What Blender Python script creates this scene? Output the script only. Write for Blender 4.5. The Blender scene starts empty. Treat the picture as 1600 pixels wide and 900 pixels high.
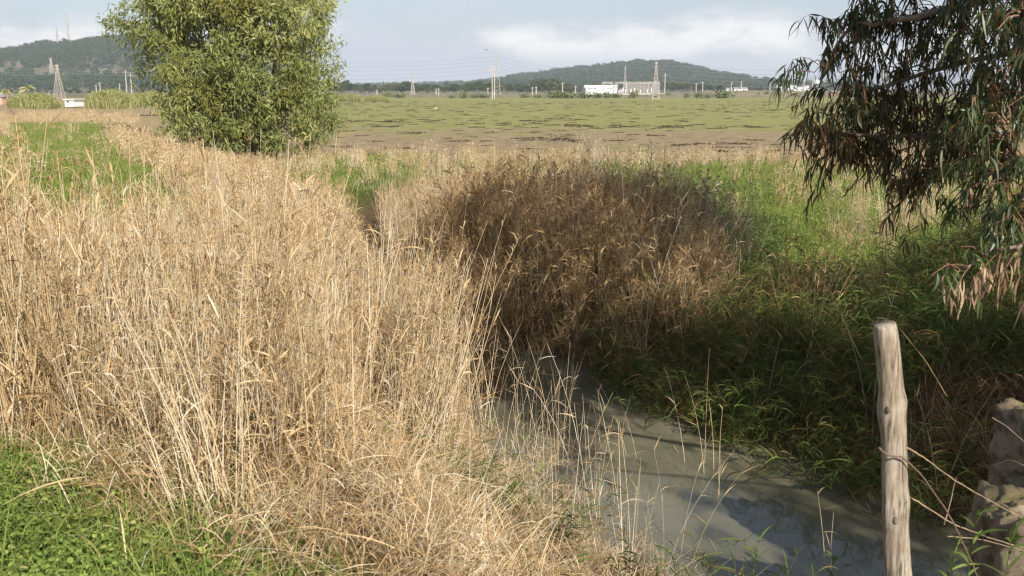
import bpy, math, random
import numpy as np
from mathutils import Vector, Matrix, noise as mnoise
R = math.radians
rng = np.random.default_rng(7)
random.seed(7)
sc = bpy.context.scene
# ------------------------------------------------------------------ camera
CAMZ = 3.0
PITCH = R(11.27)
F = 1555.0
cd = bpy.data.cameras.new('camera'); cam = bpy.data.objects.new('camera', cd); sc.collection.objects.link(cam)
cam.location = (0, 0, CAMZ); cam.rotation_euler = (R(90) - PITCH, 0, 0)
cd.sensor_width = 36; cd.lens = F / 1600 * 36; cd.clip_start = 0.05; cd.clip_end = 20000
cd.dof.use_dof = True; cd.dof.focus_distance = 11.0; cd.dof.aperture_fstop = 5.6
sc.camera = cam
# ------------------------------------------------------------------ sky and sun
SUN_EL, SUN_AZ = R(32), R(180 - 26)      # azimuth clockwise from +Y (north), the sun behind the camera to the right
w = bpy.data.worlds.new('World'); sc.world = w; w.use_nodes = True
nt = w.node_tree; N = nt.nodes; L = nt.links; N.clear()
out = N.new('ShaderNodeOutputWorld'); bg = N.new('ShaderNodeBackground'); bg.inputs[1].default_value = 0.072
sky = N.new('ShaderNodeTexSky'); sky.sky_type = 'NISHITA'; sky.sun_disc = False
sky.sun_elevation = SUN_EL; sky.sun_rotation = SUN_AZ; sky.dust_density = 2.0; sky.air_density = 1.0; sky.ozone_density = 1.2
tc = N.new('ShaderNodeTexCoord'); sep = N.new('ShaderNodeSeparateXYZ'); L.new(tc.outputs['Generated'], sep.inputs[0])
def wmath(op, a, b=None, c=None):
    n = N.new('ShaderNodeMath'); n.operation = op
    for i, q in enumerate((a, b, c)):
        if q is None: continue
        if isinstance(q, (int, float)): n.inputs[i].default_value = q
        else: L.new(q, n.inputs[i])
    return n.outputs[0]
def wmap(x, a, b, c, d):
    n = N.new('ShaderNodeMapRange'); n.interpolation_type = 'SMOOTHSTEP'
    L.new(x, n.inputs[0])
    for i, q in enumerate((a, b, c, d)): n.inputs[i + 1].default_value = q
    return n.outputs[0]
def wnoise(scale, sx, sy, sz, det=6, rough=0.55, off=0):
    mp = N.new('ShaderNodeMapping'); mp.inputs['Scale'].default_value = (sx, sy, sz); mp.inputs['Location'].default_value = (off, off * .7, off * .3)
    L.new(tc.outputs['Generated'], mp.inputs[0])
    n = N.new('ShaderNodeTexNoise'); n.inputs['Scale'].default_value = scale; n.inputs['Detail'].default_value = det; n.inputs['Roughness'].default_value = rough
    L.new(mp.outputs[0], n.inputs['Vector']); return n.outputs[0]
z = sep.outputs[2]
n1 = wnoise(3.2, 1, 1, 4.0, 7, .55, 3.1)
n2 = wnoise(9.0, 1, 1, 2.6, 6, .6, 7.7)
band = wmath('MULTIPLY', wmap(z, 0.11, 0.02, 0, 1), 1.0)
dens = wmath('ADD', wmath('ADD', wmath('MULTIPLY', n1, .75), wmath('MULTIPLY', n2, .35)), wmath('MULTIPLY', band, .42))
mask = wmap(dens, 0.64, 0.84, 0, 1)
n3 = wnoise(7.0, 1, 1, 3.0, 6, .6, 1.3)
lit = wmath('MULTIPLY', wmap(n3, 0.43, 0.64, 0, 1), wmap(z, 0.01, 0.045, 0, 1))
ccol = N.new('ShaderNodeMixRGB'); L.new(lit, ccol.inputs[0]); ccol.inputs[1].default_value = (6.4, 6.8, 7.6, 1); ccol.inputs[2].default_value = (11.2, 10.7, 10.3, 1)
hz = N.new('ShaderNodeMixRGB'); L.new(wmap(z, 0.30, 0.0, 0.15, .55), hz.inputs[0]); L.new(sky.outputs[0], hz.inputs[1]); hz.inputs[2].default_value = (7.2, 8.4, 9.6, 1)
mix = N.new('ShaderNodeMixRGB'); L.new(wmath('MULTIPLY', mask, .85), mix.inputs[0]); L.new(hz.outputs[0], mix.inputs[1]); L.new(ccol.outputs[0], mix.inputs[2])
L.new(mix.outputs[0], bg.inputs[0]); L.new(bg.outputs[0], out.inputs[0])
sd = bpy.data.lights.new('sun', 'SUN'); sd.energy = 5.0; sd.angle = R(0.55); sd.color = (1, .94, .85)
sun = bpy.data.objects.new('sun', sd); sc.collection.objects.link(sun)
S = Vector((math.sin(SUN_AZ) * math.cos(SUN_EL), math.cos(SUN_AZ) * math.cos(SUN_EL), math.sin(SUN_EL)))
sun.rotation_euler = S.to_track_quat('Z', 'Y').to_euler(); sun.location = (20, -30, 30)
sc.view_settings.view_transform = 'Standard'; sc.view_settings.look = 'None'; sc.view_settings.exposure = 0.56; sc.view_settings.gamma = 1
sc.render.engine = 'CYCLES'; sc.cycles.use_denoising = True; sc.cycles.max_bounces = 6; sc.cycles.diffuse_bounces = 2
sc.cycles.transmission_bounces = 3; sc.cycles.volume_bounces = 0; sc.cycles.transparent_max_bounces = 4; sc.cycles.use_adaptive_sampling = True
sc.cycles.adaptive_threshold = 0.02; sc.cycles.sample_clamp_indirect = 6; sc.cycles.pixel_filter_type = 'BLACKMAN_HARRIS'; sc.cycles.filter_width = 1.3
try: sc.cycles.denoising_prefilter = 'ACCURATE'
except Exception: pass
# ------------------------------------------------------------------ helpers
def ray(u, v):
    dx, dy = (u - 800) / F, (v - 450) / F
    return np.array((dx, math.cos(PITCH) - dy * math.sin(PITCH), -math.sin(PITCH) - dy * math.cos(PITCH)))
def PY(u, v, y): d = ray(u, v); return np.array((0, 0, CAMZ)) + d * (y / d[1])        # where a line of sight is y metres ahead
def PZ(u, v, z=0.): d = ray(u, v); return np.array((0, 0, CAMZ)) + d * ((z - CAMZ) / d[2])
def tag(o, label=None, cat=None, group=None, kind=None):
    for k, q in (('label', label), ('category', cat), ('group', group), ('kind', kind)):
        if q: o[k] = q
    return o
def link(o, parent=None):
    sc.collection.objects.link(o)
    if parent: o.parent = parent
    return o
def empty(name, loc, rz=0):
    o = bpy.data.objects.new(name, None); o.location = loc; o.rotation_euler.z = rz; o.empty_display_size = .2; return link(o)
class MB:
    """collects vertices and faces; one mesh object comes out"""
    def __init__(s): s.v = []; s.f = []; s.t = []; s.m = []; s.n = 0
    def add(s, v, f, tone=0.5, mat=0):
        v = np.asarray(v, float).reshape(-1, 3)
        s.v.append(v); s.t.append(np.broadcast_to(np.asarray(tone, float), (len(v),)).copy())
        for q in ([f] if isinstance(f, np.ndarray) else [np.array(x)[None] for x in f]):
            s.f.append(q + s.n); s.m.append(np.full(len(q), mat))
        s.n += len(v); return s
    def mesh(s, name, mats, smooth=False):
        me = bpy.data.meshes.new(name)
        v = np.concatenate(s.v); me.vertices.add(len(v)); me.vertices.foreach_set('co', v.astype(np.float32).ravel())
        tot = np.concatenate([np.full(len(f), f.shape[1]) for f in s.f]); idx = np.concatenate([f.ravel() for f in s.f])
        st = np.concatenate([[0], np.cumsum(tot)[:-1]])
        me.loops.add(len(idx)); me.loops.foreach_set('vertex_index', idx.astype(np.int32))
        me.polygons.add(len(tot)); me.polygons.foreach_set('loop_start', st.astype(np.int32)); me.polygons.foreach_set('loop_total', tot.astype(np.int32))
        me.polygons.foreach_set('material_index', np.concatenate(s.m).astype(np.int32))
        me.polygons.foreach_set('use_smooth', np.full(len(tot), smooth))
        a = me.attributes.new('tone', 'FLOAT', 'POINT'); a.data.foreach_set('value', np.concatenate(s.t).astype(np.float32))
        for m in (mats if isinstance(mats, (list, tuple)) else [mats]): me.materials.append(m)
        me.update(calc_edges=True); return me
    def build(s, name, mats, parent=None, loc=None, smooth=False):
        o = bpy.data.objects.new(name, s.mesh(name, mats, smooth))
        if loc is not None: o.location = loc
        return link(o, parent)
    def box(s, c, d, tone=.5, mat=0, rz=0):
        x, y, z = np.array(d) / 2
        v = np.array([(i * x, j * y, k * z) for i in (-1, 1) for j in (-1, 1) for k in (-1, 1)])
        if rz: v = v @ np.array(((math.cos(rz), math.sin(rz), 0), (-math.sin(rz), math.cos(rz), 0), (0, 0, 1)))
        return s.add(v + np.array(c), np.array(((0, 1, 3, 2), (4, 6, 7, 5), (0, 4, 5, 1), (2, 3, 7, 6), (0, 2, 6, 4), (1, 5, 7, 3))), tone, mat)
    def tube(s, pts, rad, n=6, tone=.5, mat=0, cap=True):
        pts = np.asarray(pts, float); k = len(pts); rad = np.broadcast_to(rad, (k,))
        t = np.gradient(pts, axis=0); t /= np.linalg.norm(t, axis=1)[:, None] + 1e-9
        ref = np.array((.3, .2, 1.)) if abs(t[0, 2]) < .8 else np.array((1., .1, .2))
        a = np.cross(t, ref); a /= np.linalg.norm(a, axis=1)[:, None]; b = np.cross(t, a)
        th = np.arange(n) * 2 * math.pi / n
        v = pts[:, None] + rad[:, None, None] * (a[:, None] * np.cos(th)[None, :, None] + b[:, None] * np.sin(th)[None, :, None])
        f = np.array([(i * n + j, i * n + (j + 1) % n, (i + 1) * n + (j + 1) % n, (i + 1) * n + j) for i in range(k - 1) for j in range(n)])
        s.add(v, f, np.repeat(np.broadcast_to(tone, (k,)), n), mat)
        if cap and n > 2:
            s.f.append(np.array([[s.n - n * k + j for j in range(n)][::-1]])); s.m.append(np.array([mat]))
            s.f.append(np.array([[s.n - n + j for j in range(n)]])); s.m.append(np.array([mat]))
        return s
def unit(a): return a / (np.linalg.norm(a, axis=-1, keepdims=True) + 1e-9)
def curve_pts(base, d, ln, droop, k, bend=None):
    t = np.linspace(0, 1, k)[None, :, None]
    p = base[:, None] + d[:, None] * (ln[:, None, None] * t)
    p = p + np.array((0, 0, -1.))[None, None] * (droop * ln)[:, None, None] * t ** 2
    if bend is not None: p = p + bend[:, None] * (ln[:, None, None] * t ** 2)
    return p
def blades(mb, base, d, ln, wd, droop, k=4, tone=.5, mat=0, side=None, prof=None, g=rng):
    """many leaf blades at once: bent tapering strips"""
    n = len(base); ln = np.broadcast_to(ln, (n,)); wd = np.broadcast_to(wd, (n,)); droop = np.broadcast_to(droop, (n,))
    p = curve_pts(base, d, ln, droop, k)
    if side is None: side = g.normal(size=(n, 3)) * np.array((1, 1, .35))
    s = unit(np.cross(d, side)); t = np.linspace(0, 1, k)
    pr = np.interp(t, (0, .12, .45, 1), (.45, .9, 1, .08)) if prof is None else prof
    o = s[:, None] * (wd[:, None, None] / 2 * pr[None, :, None])
    v = np.stack((p - o, p + o), 2).reshape(-1, 3)
    b = (np.arange(n) * 2 * k)[:, None] + (np.arange(k - 1) * 2)[None]
    f = np.stack((b, b + 1, b + 3, b + 2), -1).reshape(-1, 4)
    mb.add(v, f, np.repeat(np.broadcast_to(tone, (n,)), 2 * k), mat)
def stems(mb, base, d, ln, rad, droop, k=5, tone=.5, mat=0, bend=None, taper=.35):
    n = len(base); ln = np.broadcast_to(ln, (n,)); droop = np.broadcast_to(droop, (n,)); rad = np.broadcast_to(rad, (n,))
    p = curve_pts(base, d, ln, droop, k, bend)
    a = unit(np.cross(d, np.array((.31, .95, .1)))); b = unit(np.cross(d, a))
    th = np.arange(3) * 2 * math.pi / 3; rr = rad[:, None] * np.linspace(1, taper, k)[None]
    v = p[:, :, None] + rr[:, :, None, None] * (a[:, None, None] * np.cos(th)[None, None, :, None] + b[:, None, None] * np.sin(th)[None, None, :, None])
    q = np.array([(i * 3 + j, i * 3 + (j + 1) % 3, (i + 1) * 3 + (j + 1) % 3, (i + 1) * 3 + j) for i in range(k - 1) for j in range(3)])
    f = ((np.arange(n) * 3 * k)[:, None, None] + q[None]).reshape(-1, 4)
    mb.add(v, f, np.repeat(np.broadcast_to(tone, (n,)), 3 * k), mat)
    return p
# smooth value noise on arrays
_T = np.random.default_rng(3).random((256, 256))
def vn(x, y, s=1., o=0):
    x = np.asarray(x, float) * s + 17.3 + o * 7.1; y = np.asarray(y, float) * s + 9.7 + o * 3.3
    xi = np.floor(x).astype(int); yi = np.floor(y).astype(int); fx = x - xi; fy = y - yi
    fx = fx * fx * (3 - 2 * fx); fy = fy * fy * (3 - 2 * fy)
    g = lambda a, b: _T[a % 256, b % 256]
    return (g(xi, yi) * (1 - fx) + g(xi + 1, yi) * fx) * (1 - fy) + (g(xi, yi + 1) * (1 - fx) + g(xi + 1, yi + 1) * fx) * fy
def fbm(x, y, s=1., o=0, n=4): return sum(vn(x, y, s * 2 ** i, o + i) * .5 ** (i + 1) for i in range(n)) / (1 - .5 ** n)
def ss(a, b, x):
    t = np.clip((np.asarray(x, float) - a) / (b - a), 0, 1); return t * t * (3 - 2 * t)
def pdist(x, y, P, wds=None):
    """distance to a polyline minus its local half width"""
    best = np.full(np.shape(x), 1e9)
    for i in range(len(P) - 1):
        a = np.array(P[i][:2]); b = np.array(P[i + 1][:2]); ab = b - a; q = ab @ ab
        t = np.clip(((x - a[0]) * ab[0] + (y - a[1]) * ab[1]) / q, 0, 1)
        wl = P[i][2] * (1 - t) + P[i + 1][2] * t
        dd = np.hypot(x - a[0] - t * ab[0], y - a[1] - t * ab[1]) - wl
        best = np.minimum(best, dd)
    return best
# ------------------------------------------------------------------ materials
def nodes(name):
    m = bpy.data.materials.new(name); m.use_nodes = True; t = m.node_tree; t.nodes.clear()
    return m, t.nodes, t.links
def ramp(N, L, fac, cols):
    r = N.new('ShaderNodeValToRGB'); L.new(fac, r.inputs[0]); e = r.color_ramp.elements
    while len(e) < len(cols): e.new(.5)
    for i, (p, c) in enumerate(cols): e[i].position = p; e[i].color = (*c, 1)
    return r.outputs[0]
def veg(name, cols, tr=.3, rough=.65, spec=.25, inst=.3, patch=.75):
    """leaf material: the tone stored on each blade picks its colour, each clump is shifted a little"""
    m, N, L = nodes(name)
    at = N.new('ShaderNodeAttribute'); at.attribute_name = 'tone'
    oi = N.new('ShaderNodeObjectInfo')
    a = N.new('ShaderNodeMath'); a.operation = 'MULTIPLY_ADD'; L.new(oi.outputs['Random'], a.inputs[0]); a.inputs[1].default_value = inst; a.inputs[2].default_value = -inst / 2
    gp = N.new('ShaderNodeNewGeometry'); pn = N.new('ShaderNodeTexNoise'); pn.inputs['Scale'].default_value = .9; pn.inputs['Detail'].default_value = 3; L.new(gp.outputs['Position'], pn.inputs['Vector'])
    pm = N.new('ShaderNodeMath'); pm.operation = 'MULTIPLY_ADD'; L.new(pn.outputs[0], pm.inputs[0]); pm.inputs[1].default_value = patch; pm.inputs[2].default_value = -patch / 2
    a2 = N.new('ShaderNodeMath'); a2.operation = 'ADD'; L.new(a.outputs[0], a2.inputs[0]); L.new(pm.outputs[0], a2.inputs[1])
    b = N.new('ShaderNodeMath'); b.operation = 'ADD'; b.use_clamp = True; L.new(at.outputs['Fac'], b.inputs[0]); L.new(a2.outputs[0], b.inputs[1])
    c = ramp(N, L, b.outputs[0], cols)
    p = N.new('ShaderNodeBsdfPrincipled'); L.new(c, p.inputs['Base Color']); p.inputs['Roughness'].default_value = rough; p.inputs['Specular IOR Level'].default_value = spec
    o = N.new('ShaderNodeOutputMaterial')
    if tr:
        t = N.new('ShaderNodeBsdfTranslucent'); L.new(c, t.inputs[0]); x = N.new('ShaderNodeMixShader'); x.inputs[0].default_value = tr
        L.new(p.outputs[0], x.inputs[1]); L.new(t.outputs[0], x.inputs[2]); L.new(x.outputs[0], o.inputs[0])
    else: L.new(p.outputs[0], o.inputs[0])
    return m
def plain(name, col, rough=.7, var=.25, scale=3., metal=0, bump=0, col2=None, stretch=(1, 1, 1)):
    m, N, L = nodes(name); t = N.new('ShaderNodeTexCoord'); mp = N.new('ShaderNodeMapping'); mp.inputs['Scale'].default_value = stretch
    L.new(t.outputs['Object'], mp.inputs[0]); n = N.new('ShaderNodeTexNoise'); n.inputs['Scale'].default_value = scale; n.inputs['Detail'].default_value = 8; n.inputs['Roughness'].default_value = .62
    L.new(mp.outputs[0], n.inputs['Vector']); c2 = col2 or tuple(q * (1 - var) for q in col)
    c = ramp(N, L, n.outputs[0], [(.35, c2), (.65, col)])
    p = N.new('ShaderNodeBsdfPrincipled'); L.new(c, p.inputs['Base Color']); p.inputs['Roughness'].default_value = rough; p.inputs['Metallic'].default_value = metal
    if bump:
        b = N.new('ShaderNodeBump'); b.inputs['Strength'].default_value = 1; b.inputs['Distance'].default_value = bump; L.new(n.outputs[0], b.inputs['Height']); L.new(b.outputs[0], p.inputs['Normal'])
    o = N.new('ShaderNodeOutputMaterial'); L.new(p.outputs[0], o.inputs[0]); return m
M = {}
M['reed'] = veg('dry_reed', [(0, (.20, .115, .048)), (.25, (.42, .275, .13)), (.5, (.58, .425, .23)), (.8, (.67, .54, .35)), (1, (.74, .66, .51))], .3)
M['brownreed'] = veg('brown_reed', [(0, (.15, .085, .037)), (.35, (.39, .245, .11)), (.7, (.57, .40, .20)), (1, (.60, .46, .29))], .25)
M['greenreed'] = veg('green_reed', [(0, (.28, .19, .07)), (.25, (.12, .125, .035)), (.6, (.075, .125, .027)), (1, (.18, .25, .055))], .35)  # greens lowered in albedo to deepen the shade on the right bank
M['grass'] = veg('green_grass', [(0, (.36, .27, .12)), (.2, (.24, .24, .06)), (.6, (.18, .25, .055)), (1, (.32, .38, .09))], .35, patch=.5)
M['cover'] = veg('ground_cover', [(0, (.08, .14, .03)), (.45, (.19, .28, .06)), (.85, (.36, .42, .10)), (1, (.48, .44, .16))], .35)
M['weed'] = veg('grey_weed', [(0, (.10, .075, .05)), (.5, (.26, .20, .13)), (1, (.5, .44, .34))], .15)
M['bark'] = plain('bark', (.30, .23, .17), .85, .5, 9, bump=.02, stretch=(1, 1, .25))
M['twig'] = plain('twig', (.26, .12, .07), .7, .5, 14)
M['eleaf'] = veg('eucalyptus_leaf', [(0, (.30, .17, .04)), (.12, (.20, .19, .035)), (.45, (.165, .195, .055)), (.75, (.285, .31, .10)), (1, (.43, .42, .15))], .32, .5, .4, patch=.25)
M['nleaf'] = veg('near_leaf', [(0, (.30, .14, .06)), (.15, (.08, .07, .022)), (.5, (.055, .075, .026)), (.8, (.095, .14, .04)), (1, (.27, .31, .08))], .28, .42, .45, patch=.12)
M['deadleaf'] = veg('dead_leaf', [(0, (.20, .11, .06)), (.6, (.42, .28, .17)), (1, (.58, .44, .30))], .2, patch=.3)
M['far'] = veg('far_foliage', [(0, (.035, .05, .02)), (.5, (.065, .085, .03)), (.8, (.12, .12, .045)), (1, (.19, .14, .06))], 0, .9, .1, .7)
M['pine'] = veg('pine_foliage', [(0, (.022, .04, .016)), (.6, (.045, .07, .022)), (1, (.09, .10, .035))], 0, .9, .1, .5)
M['cane'] = veg('giant_cane', [(0, (.16, .18, .05)), (.5, (.26, .28, .09)), (1, (.45, .42, .20))], .2)
M['steel'] = plain('galvanised_steel', (.52, .47, .42), .6, .3, 3)
M['mastred'] = plain('mast_red', (.42, .26, .23), .6, .2, 3)
M['white'] = plain('white_paint', (.8, .8, .78), .7, .08, .6)
M['concrete'] = plain('pale_concrete', (.55, .52, .47), .8, .2, 2)
M['darkwin'] = plain('dark_window', (.06, .06, .07), .3, .2, 2)
M['roof'] = plain('roof', (.30, .30, .31), .8, .2, 2)
M['wire'] = plain('wire', (.30, .31, .33), .6, .1, 2)
M['pink'] = plain('pink_render', (.62, .36, .26), .8, .2, 2)
# ------------------------------------------------------------------ the lie of the land
DITCH = [(7.5, 3.0, 1.3), (3.3, 6.2, 1.75), (1.85, 8.0, 1.65), (1.0, 10.0, 1.4), (.45, 12.2, 1.0), (-1.1, 14.4, .40), (-2.2, 18, .3), (-4.2, 27, .3), (-6, 36, .3)]
DITCH2 = [(2.4, 13.6, .05), (4.4, 15.2, .30), (6.0, 17.2, .45), (8.2, 20, .5), (14, 23.5, .5), (26, 27, .5)]
LEV = lambda y: -10.5 + .45 * (23 - y)                      # the levee's axis
def ditch_x(y): return np.interp(y, [p[1] for p in DITCH], [p[0] for p in DITCH])
def height(x, y):
    x = np.asarray(x, float); y = np.asarray(y, float)
    h = (fbm(x, y, .12, 1) - .5) * .18 * ss(8, 30, y) * (1 - ss(80, 200, y))
    lq = x - LEV(np.clip(y, -50, 75)); lx = np.abs(lq); ea = 1.15 + 1.45 * ss(9, 17, y); eb = ea + 1.7 + 2.9 * ss(9, 17, y); ea = np.where(lq < 0, 2.6, ea); eb = np.where(lq < 0, 7.2, eb)
    h = h + (1.1 - .60 * ss(5, 8, y) + .65 * ss(15, 24, y)) * (1 - ss(ea, eb, lx)) * (1 - ss(60, 85, y))
    h = np.maximum(h, 1.05 * (1 - ss(3.5, 6.2, y + 1.9 * ss(-1.4, .6, x))) * (1 - ss(3, 9, np.abs(x) - 2)))   # where the photographer stands
    h = h + 1.15 * ss(4.4, 7.4, x - .12 * np.abs(y - 9)) * ss(3, 6, y) * (1 - ss(13.5, 18.0, y))               # right hand bank
    h = h + .32 * np.exp(-((x - .9) ** 2 / 5 + (y - 15.0) ** 2 / 5))                                     # reed island
    d1 = pdist(x, y, DITCH); d2 = pdist(x, y, DITCH2)
    h = np.where(d1 < 1.9, h * ss(-.1, 1.5, d1) + (-.62) * (1 - ss(-.35, .85, d1)), h)
    h = np.where(d2 < 1.6, h * ss(-.2, 1.6, d2) + (-.42) * (1 - ss(-.4, 1.1, d2)), h)
    h = h + (fbm(x, y, 1.3, 5) - .5) * .10 * (1 - ss(40, 80, y))
    return h
WATER_Z = -.5
def graded(a, b, st, far, g=1.16):
    o = list(np.arange(a, b, st)); s = st; q = b
    while q < far: o.append(q); s *= g; q += s
    o.append(far); return o
ys = graded(-4, 32, .13, 9000, 1.045); ys = [-900, -300, -100, -40, -15, -8] + ys
xr = graded(.065, 15, .13, 9000, 1.07); xs = [-q for q in xr[::-1]] + xr
X, Y = np.meshgrid(xs, ys); Z = height(X, Y)
nx, ny = len(xs), len(ys)
mb = MB(); i = (np.arange(ny - 1)[:, None] * nx + np.arange(nx - 1)[None]).ravel()
mb.add(np.stack((X, Y, Z), -1).reshape(-1, 3), np.stack((i, i + 1, i + nx + 1, i + nx), -1), .5)
def col_at(x, y, h):
    n = fbm(x, y, .6, 2); n2 = fbm(x, y, .15, 9)
    litter = np.array((.26, .17, .085)); soil = np.array((.11, .075, .045)); grn = np.array((.13, .17, .04)); mud = np.array((.26, .19, .11)); fld = np.array((.2, .2, .07)); far = np.array((.18, .17, .08))
    c = soil + (litter - soil) * n[..., None]
    def mixc(c, q, f): return c + (q - c) * np.clip(f, 0, 1)[..., None]
    g_lev = (1 - ss(2.2, 3.0, np.abs(x - LEV(y)) + (n - .5) * 2)) * ss(16, 20, y) * (1 - ss(52, 60, y))
    g_near = (1 - ss(-.2, .3, y - (4.0 + (-1.1 - x) * .7) + (n - .5))) * (x < 0)
    g_back = ss(29, 33, y + (n - .5) * 5) * (1 - ss(42, 47, y + (n - .5) * 10)) * ss(-12, -9, x)
    g_right = ss(2.2, 3.6, x + (n - .5) * 2) * ss(12, 14, y)
    c = mixc(c, grn, np.maximum(np.maximum(g_lev, g_near), np.maximum(g_back, g_right) * (1 - ss(42, 47, y + (n - .5) * 6))))
    q_ = np.abs(x - LEV(y) - .2); c = mixc(c, np.array((.46, .37, .26)), ss(2.2, 2.8, q_) * (1 - ss(4.4, 5.2, q_)) * ss(13, 17, y) * (1 - ss(70, 80, y)))
    c = mixc(c, mud, ss(42, 46, y + (n - .5) * 6) * (x > -16 - .1 * y))
    fieldm = ss(43, 47, y + (n - .5) * 6) * ss(-2, 3, x + 14 + .28 * (y - 45))
    drysh = ss(55, 80, y) * (1 - ss(-2, 3, x + 14 + .28 * (y - 45)))
    c = mixc(c, np.array((.36, .27, .15)), drysh)
    c = mixc(c, far, ss(380, 420, y)); fieldm = fieldm * (1 - ss(380, 420, y))
    return c, fieldm
C, FM = col_at(X, Y, Z)
def ground_mat():
    m, N, L = nodes('ground'); o = N.new('ShaderNodeOutputMaterial'); p = N.new('ShaderNodeBsdfPrincipled'); p.inputs['Roughness'].default_value = .95; p.inputs['Specular IOR Level'].default_value = .1
    a = N.new('ShaderNodeAttribute'); a.attribute_name = 'col'; fa = N.new('ShaderNodeAttribute'); fa.attribute_name = 'field'
    g = N.new('ShaderNodeNewGeometry')
    def noi(s, d=6, r=.6, sc3=(1, 1, 1)):
        mp = N.new('ShaderNodeMapping'); mp.inputs['Scale'].default_value = sc3; L.new(g.outputs['Position'], mp.inputs[0])
        n = N.new('ShaderNodeTexNoise'); n.inputs['Scale'].default_value = s; n.inputs['Detail'].default_value = d; n.inputs['Roughness'].default_value = r; L.new(mp.outputs[0], n.inputs['Vector']); return n.outputs[0]
    def mixn(f, c1, c2):
        x = N.new('ShaderNodeMixRGB')
        if isinstance(f, float): x.inputs[0].default_value = f
        else: L.new(f, x.inputs[0])
        for i, q in ((1, c1), (2, c2)):
            if isinstance(q, tuple): x.inputs[i].default_value = (*q, 1)
            else: L.new(q, x.inputs[i])
        return x.outputs[0]
    def rg(x, a, b, c=0, d=1):
        n = N.new('ShaderNodeMapRange'); n.interpolation_type = 'SMOOTHSTEP'; L.new(x, n.inputs[0])
        for i, q in enumerate((a, b, c, d)): n.inputs[i + 1].default_value = q
        return n.outputs[0]
    def mul(x, y):
        n = N.new('ShaderNodeMath'); n.operation = 'MULTIPLY'; L.new(x, n.inputs[0])
        if isinstance(y, float): n.inputs[1].default_value = y
        else: L.new(y, n.inputs[1])
        return n.outputs[0]
    def add(x, y):
        n = N.new('ShaderNodeMath'); n.operation = 'ADD'; L.new(x, n.inputs[0]); L.new(y, n.inputs[1]); return n.outputs[0]
    sy = N.new('ShaderNodeSeparateXYZ'); L.new(g.outputs['Position'], sy.inputs[0])
    green = mixn(rg(noi(.5), .35, .65), (.20, .20, .07), (.30, .285, .105))
    brown = mixn(rg(noi(1.1), .35, .65), (.22, .165, .095), (.34, .26, .155))
    gm = rg(add(add(mul(noi(.055, 4), .8), mul(noi(.35, 8, .75), .9)), mul(rg(sy.outputs[1], 58., 96.), .26)), .87, 1.05)
    f = mixn(gm, brown, green)
    dk = rg(add(mul(noi(.22, 8, .75), 1.), mul(noi(1.5, 6, .7), .5)), .80, .98)
    f = mixn(mul(dk, .7), f, (.11, .08, .055))
    fine = mixn(rg(noi(9., 8, .7), .3, .7), (.45, .45, .45), (1.3, 1.3, 1.3))
    x = N.new('ShaderNodeMixRGB'); x.blend_type = 'MULTIPLY'; x.inputs[0].default_value = 1; L.new(a.outputs['Color'], x.inputs[1]); L.new(fine, x.inputs[2])
    c = mixn(fa.outputs['Fac'], x.outputs[0], f); L.new(c, p.inputs['Base Color'])
    b = N.new('ShaderNodeBump'); b.inputs['Distance'].default_value = .06; b.inputs['Strength'].default_value = .8; L.new(noi(6., 8, .7), b.inputs['Height']); L.new(b.outputs[0], p.inputs['Normal'])
    L.new(p.outputs[0], o.inputs[0]); return m
ground = mb.build('ground', ground_mat(), smooth=True)
a = ground.data.attributes.new('col', 'FLOAT_COLOR', 'POINT'); a.data.foreach_set('color', np.concatenate((C.reshape(-1, 3), np.ones((C.size // 3, 1))), 1).astype(np.float32).ravel())
a = ground.data.attributes.new('field', 'FLOAT', 'POINT'); a.data.foreach_set('value', FM.ravel().astype(np.float32))
tag(ground, kind='structure')
# water in the ditch
m_, N_, L_ = nodes('murky_water'); o_ = N_.new('ShaderNodeOutputMaterial'); p_ = N_.new('ShaderNodeBsdfPrincipled'); g_ = N_.new('ShaderNodeNewGeometry')
n_ = N_.new('ShaderNodeTexNoise'); n_.inputs['Scale'].default_value = 1.1; n_.inputs['Detail'].default_value = 5; L_.new(g_.outputs['Position'], n_.inputs['Vector'])
L_.new(ramp(N_, L_, n_.outputs[0], [(.35, (.115, .11, .072)), (.65, (.18, .165, .11))]), p_.inputs['Base Color']); p_.inputs['Roughness'].default_value = .03; p_.inputs['IOR'].default_value = 1.33; p_.inputs['Specular IOR Level'].default_value = .9
n2_ = N_.new('ShaderNodeTexNoise'); n2_.inputs['Scale'].default_value = 5; n2_.inputs['Detail'].default_value = 3; L_.new(g_.outputs['Position'], n2_.inputs['Vector'])
b_ = N_.new('ShaderNodeBump'); b_.inputs['Distance'].default_value = .006; b_.inputs['Strength'].default_value = .25; L_.new(n2_.outputs[0], b_.inputs['Height']); L_.new(b_.outputs[0], p_.inputs['Normal']); L_.new(p_.outputs[0], o_.inputs[0])
wl = []; wr = []
for i, (x, y, w_) in enumerate(DITCH[:7]):
    a = np.array(DITCH[max(i - 1, 0)][:2]); b = np.array(DITCH[min(i + 1, 6)][:2]); t = (b - a) / np.linalg.norm(b - a); nrm = np.array((-t[1], t[0]))
    wl.append((x + nrm[0] * (w_ + .9), y + nrm[1] * (w_ + .9), WATER_Z)); wr.append((x - nrm[0] * (w_ + .9), y - nrm[1] * (w_ + .9), WATER_Z))
mb = MB(); k = len(wl); mb.add(wl + wr, np.array([(i, i + 1, k + i + 1, k + i) for i in range(k - 1)]))
tag(mb.build('water', m_), kind='structure')
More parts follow.
